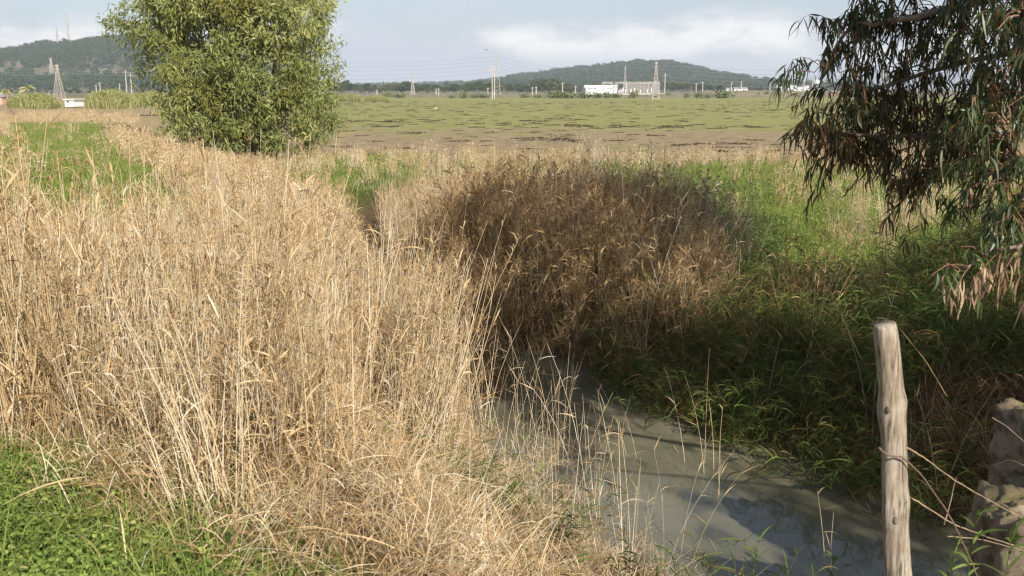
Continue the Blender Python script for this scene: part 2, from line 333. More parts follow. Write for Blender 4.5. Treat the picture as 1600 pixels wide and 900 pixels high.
# ------------------------------------------------------------------ plant prototypes (kept in collections that are not in the scene)
PROTO = {}
def proto(kind, n, fn, mats):
    c = bpy.data.collections.new(kind + '_plants'); PROTO[kind] = (c, n)
    for i in range(n):
        g = np.random.default_rng(100 + i * 7 + len(PROTO) * 31); mb = MB(); fn(mb, g, i)
        c.objects.link(bpy.data.objects.new('%s_plant.%03d' % (kind, i), mb.mesh(kind, mats)))
def rdir(g, n, tilt, up=1.):
    d = np.stack((g.normal(size=n) * tilt, g.normal(size=n) * tilt, np.full(n, up)), 1); return unit(d)
def reedfn(ns=19, h=1.3, rad=.0029, lw=.0085, nl=4, ll=(.08, .22), tilt=.11, spread=.17, tone=(.5, 1.), ltone=(.15, .85), plume=.3, bend=.12, litter=22, ldroop=.55, up0=.2, up1=3.):
    def fn(mb, g, i):
        r = spread * np.sqrt(g.random(ns)); a = g.random(ns) * 6.283; base = np.stack((r * np.cos(a), r * np.sin(a), np.full(ns, -.05)), 1)
        d = rdir(g, ns, tilt); ln = h * g.uniform(.55, 1.12, ns); bd = g.normal(size=(ns, 3)) * np.array((bend, bend, 0)) * .5
        st = g.uniform(*tone, ns); p = stems(mb, base, d, ln, rad * g.uniform(.7, 1.35, ns), 0.02, 6, st, bend=bd)
        # leaves up the stems
        t = g.random((ns, nl)) ** .8 * .8 + .18; q = t * 5; i0 = np.clip(q.astype(int), 0, 4); fr = (q - i0)[..., None]
        idx = np.arange(ns)[:, None]; b = (p[idx, i0] * (1 - fr) + p[idx, i0 + 1] * fr).reshape(-1, 3); n = len(b)
        az = g.random(n) * 6.283; up = g.uniform(up0, up1, n); dd = unit(np.stack((np.cos(az), np.sin(az), up), 1))
        blades(mb, b, dd, g.uniform(*ll, n), lw * g.uniform(.5, 1.25, n), g.uniform(.2, 1.2, n) * ldroop, 5, g.uniform(*ltone, n), g=g)
        # plumes
        for s in range(ns):
            if g.random() < plume:
                m = 14; tt = g.random(m); bb = p[s, -1] - (p[s, -1] - p[s, -2]) * tt[:, None] * .6; az = g.random(m) * 6.283
                blades(mb, bb, unit(np.stack((np.cos(az), np.sin(az), g.uniform(.8, 2.6, m)), 1)), g.uniform(.04, .11, m), .006, .4, 3, g.uniform(.05, .4), g=g)
        if litter:
            b = np.stack((g.normal(size=litter) * spread, g.normal(size=litter) * spread, g.uniform(0, .35, litter) * h), 1)
            az = g.random(litter) * 6.283; blades(mb, b, unit(np.stack((np.cos(az), np.sin(az), g.uniform(-.4, 2.2, litter)), 1)), g.uniform(.1, .35, litter), lw * .9, g.uniform(0, .5, litter), 4, g.uniform(.0, .5, litter), g=g)  # orange brown dead blades low down, toned dark to paint shaded gaps too
    return fn
proto('reed', 10, reedfn(h=1.4, rad=.0035, litter=26), M['reed'])
proto('farreed', 6, reedfn(ns=11, h=1.0, rad=.006, lw=.022, nl=5, ll=(.12, .28), spread=.28, litter=8, plume=.5, tone=(.45, .95), ltone=(.25, .85)), M['reed'])
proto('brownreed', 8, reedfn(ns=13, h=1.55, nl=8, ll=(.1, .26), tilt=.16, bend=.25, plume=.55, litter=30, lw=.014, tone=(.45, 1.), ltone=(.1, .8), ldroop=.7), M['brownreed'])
proto('greenreed', 7, reedfn(ns=9, h=.85, nl=9, tilt=.4, bend=.5, plume=0, litter=14, lw=.013, ll=(.14, .28), tone=(.1, .4), ltone=(0, 1.), ldroop=.8, up0=0, up1=2), M['greenreed'])
proto('stalk', 8, reedfn(ns=2, h=1.5, nl=4, tilt=.10, bend=.25, plume=.15, litter=0, spread=.15, rad=.0036, ll=(.1, .26), tone=(.75, 1)), M['reed'])
def tangle(mb, g, i):
    n = 120; b = np.stack((g.normal(size=n) * .2, g.normal(size=n) * .2, g.uniform(0, .3, n)), 1); az = g.random(n) * 6.283
    blades(mb, b, unit(np.stack((np.cos(az), np.sin(az), g.uniform(.0, 3., n)), 1)), g.uniform(.15, .55, n), g.uniform(.003, .008, n), g.uniform(.2, 1.0, n), 5, g.uniform(.0, .95, n), g=g)
    n = 10; b = np.stack((g.normal(size=n) * .15, g.normal(size=n) * .15, np.zeros(n)), 1)
    stems(mb, b, rdir(g, n, .5), g.uniform(.4, .9, n), .0025, .25, 6, g.uniform(.6, 1, n), bend=g.normal(size=(n, 3)) * .2)
proto('tangle', 7, tangle, M['reed'])
M['shadebrown'] = veg('rusty_grass_shaded', [(0, (.07, .04, .018)), (.4, (.18, .105, .045)), (.75, (.30, .19, .085)), (1, (.46, .34, .19))], .2)  # darker version of the brown reed colours, shade put into the albedo
proto('browntangle', 6, tangle, M['shadebrown'])
def grassfn(h=.3, n=70, w=.006, sp=.13):
    def fn(mb, g, i):
        b = np.stack((g.normal(size=n) * sp, g.normal(size=n) * sp, np.full(n, -.02)), 1)
        blades(mb, b, rdir(g, n, .45), g.uniform(.4, 1.1, n) * h, w * g.uniform(.6, 1.3, n), g.uniform(.1, .7, n), 4, g.beta(4, 3, n), g=g)
    return fn
proto('grass', 6, grassfn(), M['grass'])
proto('fargrass', 5, grassfn(.34, 60, .014, .28), M['grass'])
def coverfn(mb, g, i):
    n = 95; r = .2; x = g.normal(size=n) * r * .6; y = g.normal(size=n) * r * .6; zz = .05 + .13 * np.exp(-(x * x + y * y) / (r * r)) * g.uniform(.3, 1.2, n)
    az = g.random(n) * 6.283; d = unit(np.stack((np.cos(az), np.sin(az), g.uniform(.0, .8, n)), 1)); b = np.stack((x, y, zz), 1)
    side = unit(np.cross(d, np.array((0, 0, 1.)))); side = np.cross(side, d) + g.normal(size=(n, 3)) * .25
    blades(mb, b, d, g.uniform(.014, .034, n), g.uniform(.009, .022, n), g.uniform(0, .6, n), 4, g.beta(3, 2.5, n), side=side, prof=np.array((.25, 1, .95, .15)), g=g)
    stems(mb, np.stack((x[:30], y[:30], np.zeros(30)), 1), rdir(g, 30, .2), zz[:30], .0015, 0, 3, .4)
proto('cover', 6, coverfn, M['cover'])
def weedfn(mb, g, i):
    n = 5; b = np.stack((g.normal(size=n) * .12, g.normal(size=n) * .12, np.zeros(n)), 1); ln = g.uniform(.6, 1.25, n)
    p = stems(mb, b, rdir(g, n, .14), ln, .003, .02, 6, g.uniform(.3, .9, n), bend=g.normal(size=(n, 3)) * .08)
    for s in range(n):
        m = 13; t = g.uniform(.35, 1, m); q = t * 5; i0 = np.clip(q.astype(int), 0, 4); bb = p[s, i0] + (p[s, i0 + 1] - p[s, i0]) * (q - i0)[:, None]
        az = g.random(m) * 6.283; pp = stems(mb, bb, unit(np.stack((np.cos(az), np.sin(az), g.uniform(.8, 2, m)), 1)), g.uniform(.08, .3, m), .0015, .1, 3, g.uniform(.3, .8, m))
        e = pp[:, -1]; az = g.random(m * 2) * 6.283; e2 = np.repeat(e, 2, 0)
        blades(mb, e2, unit(np.stack((np.cos(az), np.sin(az), g.uniform(.3, 2, m * 2)), 1)), .03, .012, .2, 3, g.uniform(0, .8, m * 2), g=g)
proto('weed', 5, weedfn, M['weed'])
def clod(mb, g, i):
    n = 40; az = g.random(n) * 6.283; b = np.stack((g.normal(size=n) * .45, g.normal(size=n) * .2, np.zeros(n)), 1)
    blades(mb, b, unit(np.stack((np.cos(az), np.sin(az), g.uniform(.1, .9, n)), 1)), g.uniform(.1, .3, n), .1, .3, 3, g.uniform(0, .35, n), g=g)
proto('clod', 4, clod, veg('dark_weed', [(0, (.05, .035, .022)), (.5, (.11, .08, .045)), (1, (.2, .17, .08))], 0))
def fartree(mb, g, h=11, w=4.5, n=420, ls=.9, trunk=True, mt=0):
    if trunk:
        mb.tube([(0, 0, -.5), (.1, 0, h * .3), (.2, .1, h * .7)], (.28, .2, .06), 5, .5, 1)
        for _ in range(4):
            a = g.random() * 6.283; mb.tube([(.1, 0, h * g.uniform(.25, .5)), (math.cos(a) * w * .3, math.sin(a) * w * .3, h * g.uniform(.6, .85))], (.12, .04), 4, .5, 1)
    k = 9; cc = np.stack((g.normal(size=k) * w * .24, g.normal(size=k) * w * .24, g.uniform(.42, .92, k) * h), 1)
    j = g.integers(0, k, n); rr = g.uniform(.10, .2, k) * h
    b = cc[j] + unit(g.normal(size=(n, 3))) * (rr[j] * g.uniform(.4, 1, n))[:, None] * np.array((1, 1, .75))
    blades(mb, b, unit(g.normal(size=(n, 3)) + np.array((0, 0, -.3))), g.uniform(.5, 1.2, n) * ls, ls * .5, .2, 3, np.clip(g.normal(.35, .18, n) + (b[:, 2] / h - .6) * 0, 0, 1), mat=mt, g=g)
proto('woodtree', 6, lambda mb, g, i: fartree(mb, g, g.uniform(7, 10), 6, 150, 1.7), [M['pine'], M['bark']])
proto('scrub', 5, lambda mb, g, i: fartree(mb, g, 3.6, 4.5, 90, 1.3, False), [M['far']])
# instancing on points
def scatter(name, kind, pts, rz, tilt, sc_, label, cat, sxy=None):
    pts = np.asarray(pts, float); n = len(pts); col, cnt = PROTO[kind]
    me = bpy.data.meshes.new(name); me.vertices.add(n); me.vertices.foreach_set('co', pts.astype(np.float32).ravel())
    rot = np.stack((tilt[0], tilt[1], rz), 1)
    scv = np.stack((sc_ if sxy is None else sxy, sc_ if sxy is None else sxy, sc_), 1)
    for nm, tp, d, key in (('rot', 'FLOAT_VECTOR', rot, 'vector'), ('scl', 'FLOAT_VECTOR', scv, 'vector'), ('pick', 'INT', rng.integers(0, cnt, n), 'value')):
        a = me.attributes.new(nm, tp, 'POINT'); a.data.foreach_set(key, d.astype(np.int32 if tp == 'INT' else np.float32).ravel())
    o = link(bpy.data.objects.new(name, me))
    ng = bpy.data.node_groups.new(name, 'GeometryNodeTree'); ng.interface.new_socket('Geometry', in_out='INPUT', socket_type='NodeSocketGeometry'); ng.interface.new_socket('Geometry', in_out='OUTPUT', socket_type='NodeSocketGeometry')
    A = ng.nodes; gi = A.new('NodeGroupInput'); go = A.new('NodeGroupOutput'); ip = A.new('GeometryNodeInstanceOnPoints'); ci = A.new('GeometryNodeCollectionInfo')
    ci.inputs['Collection'].default_value = col; ci.inputs['Separate Children'].default_value = True; ci.inputs['Reset Children'].default_value = True
    def attr(nm, tp): q = A.new('GeometryNodeInputNamedAttribute'); q.data_type = tp; q.inputs['Name'].default_value = nm; return q.outputs[0]
    K = ng.links; K.new(gi.outputs[0], ip.inputs['Points']); K.new(ci.outputs[0], ip.inputs['Instance']); ip.inputs['Pick Instance'].default_value = True
    K.new(attr('pick', 'INT'), ip.inputs['Instance Index']); e = A.new('FunctionNodeEulerToRotation'); K.new(attr('rot', 'FLOAT_VECTOR'), e.inputs[0]); K.new(e.outputs[0], ip.inputs['Rotation'])
    K.new(attr('scl', 'FLOAT_VECTOR'), ip.inputs['Scale']); K.new(ip.outputs[0], go.inputs[0])
    mo = o.modifiers.new('plants', 'NODES'); mo.node_group = ng
    return tag(o, label, cat, kind='stuff')
def sample(dens, y0, y1, x0=None, x1=None, marg=1.6):
    """random points (density per square metre from dens(x,y)) inside what the camera can see, with a margin"""
    X0 = -(.56 * y1 + marg) if x0 is None else x0; X1 = (.56 * y1 + marg) if x1 is None else x1
    pk = 0; gx, gy = np.meshgrid(np.linspace(X0, X1, 80), np.linspace(y0, y1, 80)); pk = float(np.max(dens(gx, gy))) * 1.02 + 1e-6
    n = int(pk * (X1 - X0) * (y1 - y0)); x = rng.uniform(X0, X1, n); y = rng.uniform(y0, y1, n)
    k = (rng.random(n) * pk < dens(x, y)) & (np.abs(x) < .56 * y + marg); return x[k], y[k]
def rs(n, t=.06, lean=(0, 0)): return rng.random(n) * 6.283, (rng.normal(size=n) * t + lean[0], rng.normal(size=n) * t + lean[1])
def place(x, y, dz=0): return np.stack((x, y, height(x, y) + dz), 1)
near_line = lambda x, y: np.maximum(y - (3.62 + (-1.1 - x) * .70), (x + 1.1) * 2) + (fbm(x, y, 1.2, 4) - .5) * .5     # > 0: reeds, < 0: green ground cover
def d1(x, y): return pdist(x, y, DITCH)
def left(x, y): return (x < ditch_x(y)) * 1.
def levgreen(x, y): return (1 - ss(2.0, 3.0, np.abs(x - LEV(y)) + (fbm(x, y, .5, 2) - .5) * 2.2)) * ss(14, 20, y + (fbm(x, y, .4, 8) - .5) * 8) * (1 - ss(50, 60, y))
def strip(x, y): q = np.abs(x - LEV(y) - .2); return ss(2.2, 2.8, q) * (1 - ss(4.2, 5.2, q)) * ss(12, 16, y)      # short pale grass beside the green
# left bank: dry reeds, near and middle distance
clumpy = lambda x, y: .35 + .9 * ss(.34, .56, fbm(x, y, 1.1, 51, 3))
f = lambda x, y: 17 * left(x, y) * clumpy(x, y) * ss(.0, .5, near_line(x, y)) * ss(.15, .6, d1(x, y)) * (1 - .97 * levgreen(x, y)) * (1 - .85 * strip(x, y)) * (1 - ss(-.35, .35, x + 1.0 - .11 * (np.minimum(y, 11.5) - 5) + .25 * np.clip(y - 11.5, 0, 9)))
x, y = sample(f, 3.6, 9); x2, y2 = sample(lambda x, y: f(x, y) * .8, 9, 17); x = np.concatenate((x, x2)); y = np.concatenate((y, y2)); n = len(x)
hs = (.95 + .75 * (fbm(x, y, .75, 3) - .5)) * rng.uniform(.75, 1.18, n)
hs *= 1 + .22 * (1 - ss(.8, 3.0, np.abs(x + .9))) * ss(6, 8, y) * (1 - ss(11, 14, y))
hs *= 1 - .55 * ss(8.5, 15, y) * (1 - ss(4, 7, x - LEV(y)))
lx_, ly_ = (fbm(x, y, .45, 61) - .5) * .5, (fbm(x, y, .45, 71) - .5) * .55
rz = rng.normal(size=n) * .5; tl = (rng.normal(size=n) * .06 + lx_, rng.normal(size=n) * .06 + ly_); scatter('dry_reeds', 'reed', place(x, y), rz, tl, hs, 'tall dry straw coloured reeds covering the near left bank beside the ditch', 'reeds', sxy=hs * .35 + .65)
proto('coarsereed', 7, reedfn(ns=5, h=1.45, rad=.0052, lw=.016, nl=5, ll=(.14, .34), tilt=.14, spread=.2, litter=8, tone=(.55, 1.1), ltone=(.1, .9)), M['reed'])
k = rng.random(len(x)) < .16; scatter('dry_reeds', 'coarsereed', place(x[k], y[k]), rng.random(k.sum()) * 6.28, (tl[0][k], tl[1][k]), hs[k] * 1.05, 'coarser bleached reed canes leaning among the finer ones on the near left bank', 'reeds')
# tangled dead blades under and in front of them, over the water's edge
f = lambda x, y: 30 * ss(-.1, .3, near_line(x, y)) * (1 - ss(-.3, .1, x - np.interp(y, (4.3, 5.2, 6, 7, 8, 9.4, 11), (2.6, 2.7, 2.25, 1.15, .3, -.25, -.6)) + (fbm(x, y, 1.2, 44) - .5) * .8)) * (1 - ss(2.2, 4.5, d1(x, y)) * .6) * (1 - .7 * ss(9.5, 12, y))
x, y = sample(f, 3.6, 13); n = len(x); rz, tl = rs(n, .15); scatter('dry_grass', 'tangle', place(x, y), rz, tl, rng.uniform(.5, .95, n) * (.5 + .5 * ss(.3, 1.4, d1(x, y))), 'low tangle of bleached dead grass blades along the left edge of the water', 'grass')
# farther reeds on the left
f = lambda x, y: (7.5 - 4.5 * ss(20, 60, y)) * left(x, np.clip(y, 0, 36)) * (1 - .96 * levgreen(x, y)) * (1 - .96 * strip(x, y)) * ss(.1, .5, d1(x, y)) * (1 - ss(95, 110, y)) * (1 - ss(26, 32, y) * ss(-3, 0, x + .16 * y + 2.2)) * (1 - ss(40, 46, y) * ss(-3, 1, x + .36 * y + 1.5))
x, y = sample(f, 16.5, 110); n = len(x); hs = rng.uniform(.55, .95, n) * (.85 + .5 * (fbm(x, y, .3, 6) - .5)) * (1 - .3 * ss(25, 60, y)) * (1 + .9 * ss(58, 75, y)); rz, tl = rs(n, .08)
scatter('dry_reeds', 'farreed', place(x, y), rz, tl, hs, 'golden field of dry reeds stretching away past the bushy tree', 'reeds', sxy=hs * .5 + .6)
# the short pale strip and dead grass of the levee
f = lambda x, y: (12 - 6 * ss(15, 50, y)) * np.maximum(strip(x, y), .16 * levgreen(x, y)) * left(x, y)
x, y = sample(f, 11, 74); n = len(x); rz, tl = rs(n, .1); scatter('pale_grass', 'farreed', place(x, y), rz, tl, rng.uniform(.14, .34, n), 'pale trampled grass strip edging the green levee top', 'grass', sxy=rng.uniform(.5, .8, n))
# green grass: levee top, patch right of the tree, meadow behind the reed island
gleft = lambda x, y: levgreen(x, y) * (34 - 18 * ss(15, 50, y))
x, y = sample(gleft, 10, 54); n = len(x); rz, tl = rs(n, .1); scatter('green_grass', 'fargrass', place(x, y), rz, tl, rng.uniform(.6, 1.1, n), 'green grass along the top of the levee at left', 'grass')
def gpatch(x, y): return ss(31, 36, y + (fbm(x, y, .4, 7) - .5) * 5) * (1 - ss(44, 48, y + (fbm(x, y, .3, 2) - .5) * 4)) * ss(-12, -9, x + .0 * y) * (1 - ss(-5.0, -3.0, x + (fbm(x, y, .4, 12) - .5) * 3))
x, y = sample(lambda x, y: 9 * gpatch(x, y), 28, 50); n = len(x); rz, tl = rs(n, .1); scatter('green_grass', 'fargrass', place(x, y), rz, tl, rng.uniform(.5, .9, n), 'bright green grass patch at the field edge right of the bushy tree', 'grass', sxy=rng.uniform(.9, 1.2, n))
def meadow(x, y): return ss(1.6, 3.4, x - .06 * (y - 15) + (fbm(x, y, .5, 3) - .5) * 2) * ss(13.6, 15.5, y) * (1 - ss(38, 43, y + (fbm(x, y, .3, 2) - .5) * 6)) * ss(.2, .6, pdist(x, y, DITCH2))
x, y = sample(lambda x, y: (34 - 18 * ss(18, 32, y)) * meadow(x, y), 13, 44); n = len(x); rz, tl = rs(n, .1); scatter('green_grass', 'fargrass', place(x, y), rz, tl, rng.uniform(.8, 1.4, n), 'sunlit green meadow grass beyond the reed island', 'grass', sxy=rng.uniform(.6, 1.1, n))
x, y = sample(lambda x, y: 18 * meadow(x, y) * ss(.45, .6, fbm(x, y, .6, 11)), 13, 30); n = len(x); rz, tl = rs(n, .1); scatter('ground_cover', 'cover', place(x, y), rz, tl, rng.uniform(1.0, 2.0, n), 'leafy green weeds among the meadow grass beyond the reed island', 'plants')
f = lambda x, y: .35 * meadow(x, y) * ss(.42, .62, fbm(x, y, .25, 13)) + 1.6 * gpatch(x, y) + 2.0 * ss(36, 39, y) * (1 - ss(42, 45, y)) * ss(-5, -2, x) + 1.3 * ss(20, 24, y) * (1 - ss(40, 43, y)) * ss(4, 8, x - .12 * y)
x, y = sample(f, 15, 46); n = len(x); rz, tl = rs(n, .12); scatter('pale_grass', 'farreed', place(x, y), rz, tl, rng.uniform(.45, .85, n), 'pale yellow seeding grass standing in the green meadow', 'grass', sxy=rng.uniform(.6, .9, n))
# rushes at the foot of the meadow, left of the leaning branches
f = lambda x, y: 9 * np.exp(-((x - 7.3) ** 2 / .5 + (y - 20.3) ** 2 / .5)) + 4 * np.exp(-((x - 8.6) ** 2 / 1. + (y - 22.5) ** 2 / 1.))
x, y = sample(f, 16, 26); n = len(x); rz, tl = rs(n, .06); scatter('dry_reeds', 'reed', place(x, y), rz, tl, rng.uniform(.6, 1., n), 'small stand of straw coloured rushes at the foot of the green meadow', 'reeds')
# reed island
isl = lambda x, y: np.clip(1.25 - np.hypot((x - .35) / (2.4 - .08 * (y - 15) + .5 * (fbm(x, y, .6, 91) - .5)), (y - 15.2) / 3.6), 0, 1)
def island(x, y): return ss(0, .28, isl(x, y) + (fbm(x, y, .8, 3) - .5) * .2) * ss(-.5, -.1, d1(x, y))
x, y = sample(lambda x, y: 21 * (.3 + ss(.3, .5, fbm(x, y, 1.2, 83, 3))) * island(x, y) * (x > ditch_x(y)), 11.5, 21, -4, 5); n = len(x); hs = rng.uniform(.75, 1.1, n) * (.82 + .2 * ss(0, .4, isl(x, y))) * (.8 + .4 * fbm(x, y, .9, 81)); lean = ((ditch_x(y) - x), (12 - y))
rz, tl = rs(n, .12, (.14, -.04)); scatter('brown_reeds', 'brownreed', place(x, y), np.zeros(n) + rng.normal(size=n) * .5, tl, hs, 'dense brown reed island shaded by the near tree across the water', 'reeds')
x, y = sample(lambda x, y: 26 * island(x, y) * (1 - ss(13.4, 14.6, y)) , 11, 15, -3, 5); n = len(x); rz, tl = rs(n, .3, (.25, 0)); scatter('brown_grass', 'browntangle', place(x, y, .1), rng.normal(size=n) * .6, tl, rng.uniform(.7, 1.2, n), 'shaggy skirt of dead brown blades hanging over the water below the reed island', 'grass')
x, y = sample(lambda x, y: (2.5 + 7 * ss(.6, 2.2, x)) * island(x, y) * (x > ditch_x(y)), 11.5, 21, -4, 5); n = len(x); rz, tl = rs(n, .16)
scatter('reed_stalks', 'stalk', place(x, y), rz, tl, rng.uniform(1.0, 1.5, n), 'pale stalks poking out of the ragged top of the reed island', 'reeds')
# taller dry reeds behind and left of the island
f = lambda x, y: 11 * (x > ditch_x(y) + .3) * (1 - ss(1.2, 2.6, x + .0 * y)) * ss(16.5, 18, y + 3.5 * (1 - ss(-1.2, 0, x))) * (1 - ss(22, 26, y)) * (1 - .6 * ss(1, 2.5, x))
x, y = sample(f, 13, 29); n = len(x); rz, tl = rs(n, .1); scatter('dry_reeds', 'reed', place(x, y), rz, tl, rng.uniform(.75, 1.1, n), 'sunlit tan reeds standing behind the brown reed island', 'reeds')
f = lambda x, y: 5 * ss(.8, 2., x) * (1 - ss(3.6, 4.6, x)) * ss(14.2, 16, y) * (1 - ss(21, 24, y))
x, y = sample(f, 14, 24); n = len(x); rz, tl = rs(n, .08); scatter('dead_weeds', 'weed', place(x, y), rz, tl, rng.uniform(.9, 1.5, n), 'grey brown dead weed stalks at the right shoulder of the reed island', 'weeds')
# near right bank: green and brown reeds drooping over the water
rb = lambda x, y: (x > ditch_x(y)) * ss(-.85, -.4, d1(x, y)) * ss(.1, .5, pdist(x, y, DITCH2) + .25)
f = lambda x, y: 26 * rb(x, y) * ss(.9, 1.5, x) * (1 - ss(14, 16, y)) * (1 - .3 * ss(5, 7, x))
x, y = sample(f, 4.8, 16, 1, 10); n = len(x); rz, tl = rs(n, .2); hs = rng.uniform(.7, 1.15, n)
k = fbm(x, y, .6, 21) + .10 * np.clip(x - 4, 0, 3) - .03 * np.clip(y - 11, 0, 5) > .40
scatter('green_reeds', 'greenreed', place(x[k], y[k]), rz[k], (tl[0][k], tl[1][k]), hs[k], 'dark green leafy reeds on the shaded right bank', 'reeds')
x, y, rz, hs, t0, t1 = x[~k], y[~k], rz[~k], hs[~k], tl[0][~k], tl[1][~k]
scatter('brown_grass', 'browntangle', place(x, y), rz, (t0, t1), hs * 1.05, 'rusty dead grass, colour darkened for shade, tangled over the right bank between island and post', 'grass')
x, y = sample(lambda x, y: 26 * ss(4.0, 5.2, x + (fbm(x, y, .7, 5) - .5)) * ss(8.6, 9.6, y) * (1 - ss(17, 19, y)) * ss(.2, .6, pdist(x, y, DITCH2)), 8, 19, 3, 13); n = len(x); rz, tl = rs(n, .15)
scatter('ground_cover', 'cover', place(x, y), rz, tl, rng.uniform(1.1, 1.8, n), 'dark green leafy cover on the shaded slope under the near tree', 'plants')
# near left green ground cover
x, y = sample(lambda x, y: 75 * (near_line(x, y) < .12) * (x < .2), 2.2, 6.5, -5, .4); n = len(x); rz, tl = rs(n, .15)
scatter('ground_cover', 'cover', place(x, y), rz, tl, rng.uniform(.6, 1.1, n), 'bright green small leaved plants carpeting the ground at bottom left', 'plants')
x, y = sample(lambda x, y: 40 * (np.abs(near_line(x, y) - .0) < .45) * (x < 0) + 45 * (near_line(x, y) < 0) * (x < 0), 2.2, 6.5, -5, .4); n = len(x); rz, tl = rs(n, .15)
scatter('green_grass', 'grass', place(x, y), rz, tl, rng.uniform(.6, 1.35, n), 'fresh green grass blades where the dry reeds meet the leafy carpet', 'grass')
f = lambda x, y: 5 * left(x, y) * (near_line(x, y) > 0) * ss(.5, .62, fbm(x, y, .7, 31)) * (y < 7.5)
x, y = sample(f, 3.8, 8); n = len(x); rz, tl = rs(n, .1); scatter('green_reeds', 'greenreed', place(x, y), rz, tl, rng.uniform(.5, .85, n), 'few fresh green shoots growing through the dry reeds on the left bank', 'reeds')
# single tall stalks standing in the water's edge
f = lambda x, y: (3.0 + 6 * (1 - ss(.2, 1.2, x - np.interp(y, (6, 7, 8, 9.4, 11), (1.6, .7, .1, -.3, -.5))))) * (1 - ss(.8, 1.6, np.abs(d1(x, y) + .1))) * (x < ditch_x(y) + .7) * (1 - ss(11.0, 12.5, y)) * ss(6, 7, y) + 3 * (1 - ss(.3, .8, np.abs(d1(x, y)))) * (y > 6.5) * (y < 12)
x, y = sample(f, 6, 13, -3, 5); n = len(x); rz, tl = rs(n, .07); p_s = place(x, y); p_s[:, 2] = np.maximum(p_s[:, 2], -.62)
scatter('reed_stalks', 'stalk', p_s, rz, tl, rng.uniform(.55, 1.05, n), 'sparse bare reed stalks rising from the murky water', 'reeds')
x, y = sample(lambda x, y: 2.2 * (1 - ss(.3, .8, np.abs(d1(x, y) - .05))) * (x < ditch_x(y) + .2) * (y < 10.5), 6, 12, -3, 4); n = len(x); rz, tl = rs(n, .2); p_s = place(x, y); p_s[:, 2] = np.maximum(p_s[:, 2], -.55)
scatter('dry_grass', 'tangle', p_s, rz, tl, rng.uniform(.4, .75, n), 'thin drooping straw blades arching over the near side of the water', 'grass')
# dark clods over the field
x, y = sample(lambda x, y: .04 + .35 * ss(.56, .68, fbm(x, y, .10, 17, 3)) * (1 - ss(80, 120, y)) + .05 * ss(.55, .65, fbm(x, y, .05, 27, 3)), 46, 260, -60, 110); k = x > -14 - .28 * (y - 45); x, y = x[k], y[k]; n = len(x); rz, tl = rs(n, .05)
scatter('dark_weeds', 'clod', place(x, y), rng.normal(size=n) * .3, tl, rng.uniform(.3, 1.0, n), 'dark low weed clumps scattered over the muddy field', 'weeds')
# bits of dead reed afloat
def afloat(mb, g, i):
    n = 9; az = g.normal(size=n) * .8; b = np.stack((g.normal(size=n) * .25, g.normal(size=n) * .12, g.uniform(.003, .012, n)), 1)
    blades(mb, b, np.stack((np.cos(az), np.sin(az), np.zeros(n)), 1), g.uniform(.04, .3, n), .007, 0, 4, g.uniform(.1, .9, n), side=np.tile((0., 0., 1.), (n, 1)) + g.normal(size=(n, 3)) * .05, g=g)
proto('afloat', 5, afloat, M['reed'])
x, y = sample(lambda x, y: 5 * (d1(x, y) < -.1) * ss(-1.2, -.2, d1(x, y)) + .5 * (d1(x, y) < -.2), 5.8, 13, -2, 5); n = len(x); scatter('floating_debris', 'afloat', np.stack((x, y, np.full(n, WATER_Z)), 1), rng.random(n) * 6.28, (np.zeros(n), np.zeros(n)), rng.uniform(.6, 1.2, n), 'bits of dead reed floating along the edges of the murky water', 'debris')
#@@REST
# ------------------------------------------------------------------ bushy eucalyptus in the middle distance
TY = 43.0
def poly_in(u, v, P):
    c = np.zeros(np.shape(u), bool); j = len(P) - 1
    for i in range(len(P)):
        x1, y1 = P[i]; x2, y2 = P[j]
        c ^= ((y1 > v) != (y2 > v)) & (u < (x2 - x1) * (v - y1) / (y2 - y1 + 1e-9) + x1); j = i
    return c
OUT = [(178, -60), (186, 0), (204, 34), (192, 62), (206, 84), (214, 108), (236, 138), (262, 168), (280, 206), (330, 219), (420, 222), (500, 218), (516, 170), (529, 120), (520, 82), (500, 30), (490, -20), (470, -100), (330, -150), (230, -130)]
m_px = TY / F
def crown_leaves(mb, cen, rad, per, ln, wd, g, down=.9, tone=None, droop=.3, k=3, flat=1.):
    n = len(cen) * per; j = np.repeat(np.arange(len(cen)), per)
    b = cen[j] + g.normal(size=(n, 3)) * rad[j][:, None] * .5 * np.array((1, 1, flat))
    d = unit(g.normal(size=(n, 3)) + np.array((0, 0, -down)))
    t = np.clip(g.normal(.55, .16, n) + (g.normal(size=len(cen)) * .15)[j], .0, 1) if tone is None else tone(n, j)
    t = np.where(g.random(n) < .04, g.random(n) * .12, t)
    blades(mb, b, d, g.uniform(.6, 1.2, n) * ln, wd * g.uniform(.7, 1.2, n), droop, k, t, g=g)
g = np.random.default_rng(5); cen = []; rad = []
base = PZ(395, 228, .15); base = np.array((PY(395, 225, TY)[0], TY, .1))
lobes = []
while len(lobes) < 150:
    u = g.uniform(170, 540); v = g.uniform(-150, 222)
    if not poly_in(u + 15 * np.sign(u - 365), v, OUT): continue
    q = np.clip(1 - ((u - 365) / 185) ** 2, .05, 1); hd = 4.4 * math.sqrt(q) * (.75 + .25 * math.sin((v + 150) / 375 * 3.14))
    p = PY(u, v, TY); p[1] += g.choice((-1, 1), p=(.66, .34)) * hd * g.uniform(.45, 1.0); lobes.append((p, g.uniform(.45, 1.1), g.normal() * .13))
lt = []
for p, lr, lt_ in lobes:
    for _ in range(15):
        q = p + unit(g.normal(size=3)) * lr * g.uniform(.3, 1) * (1, 1, .85); cen.append(q); rad.append(g.uniform(.22, .42)); lt.append(lt_ * 1.3)
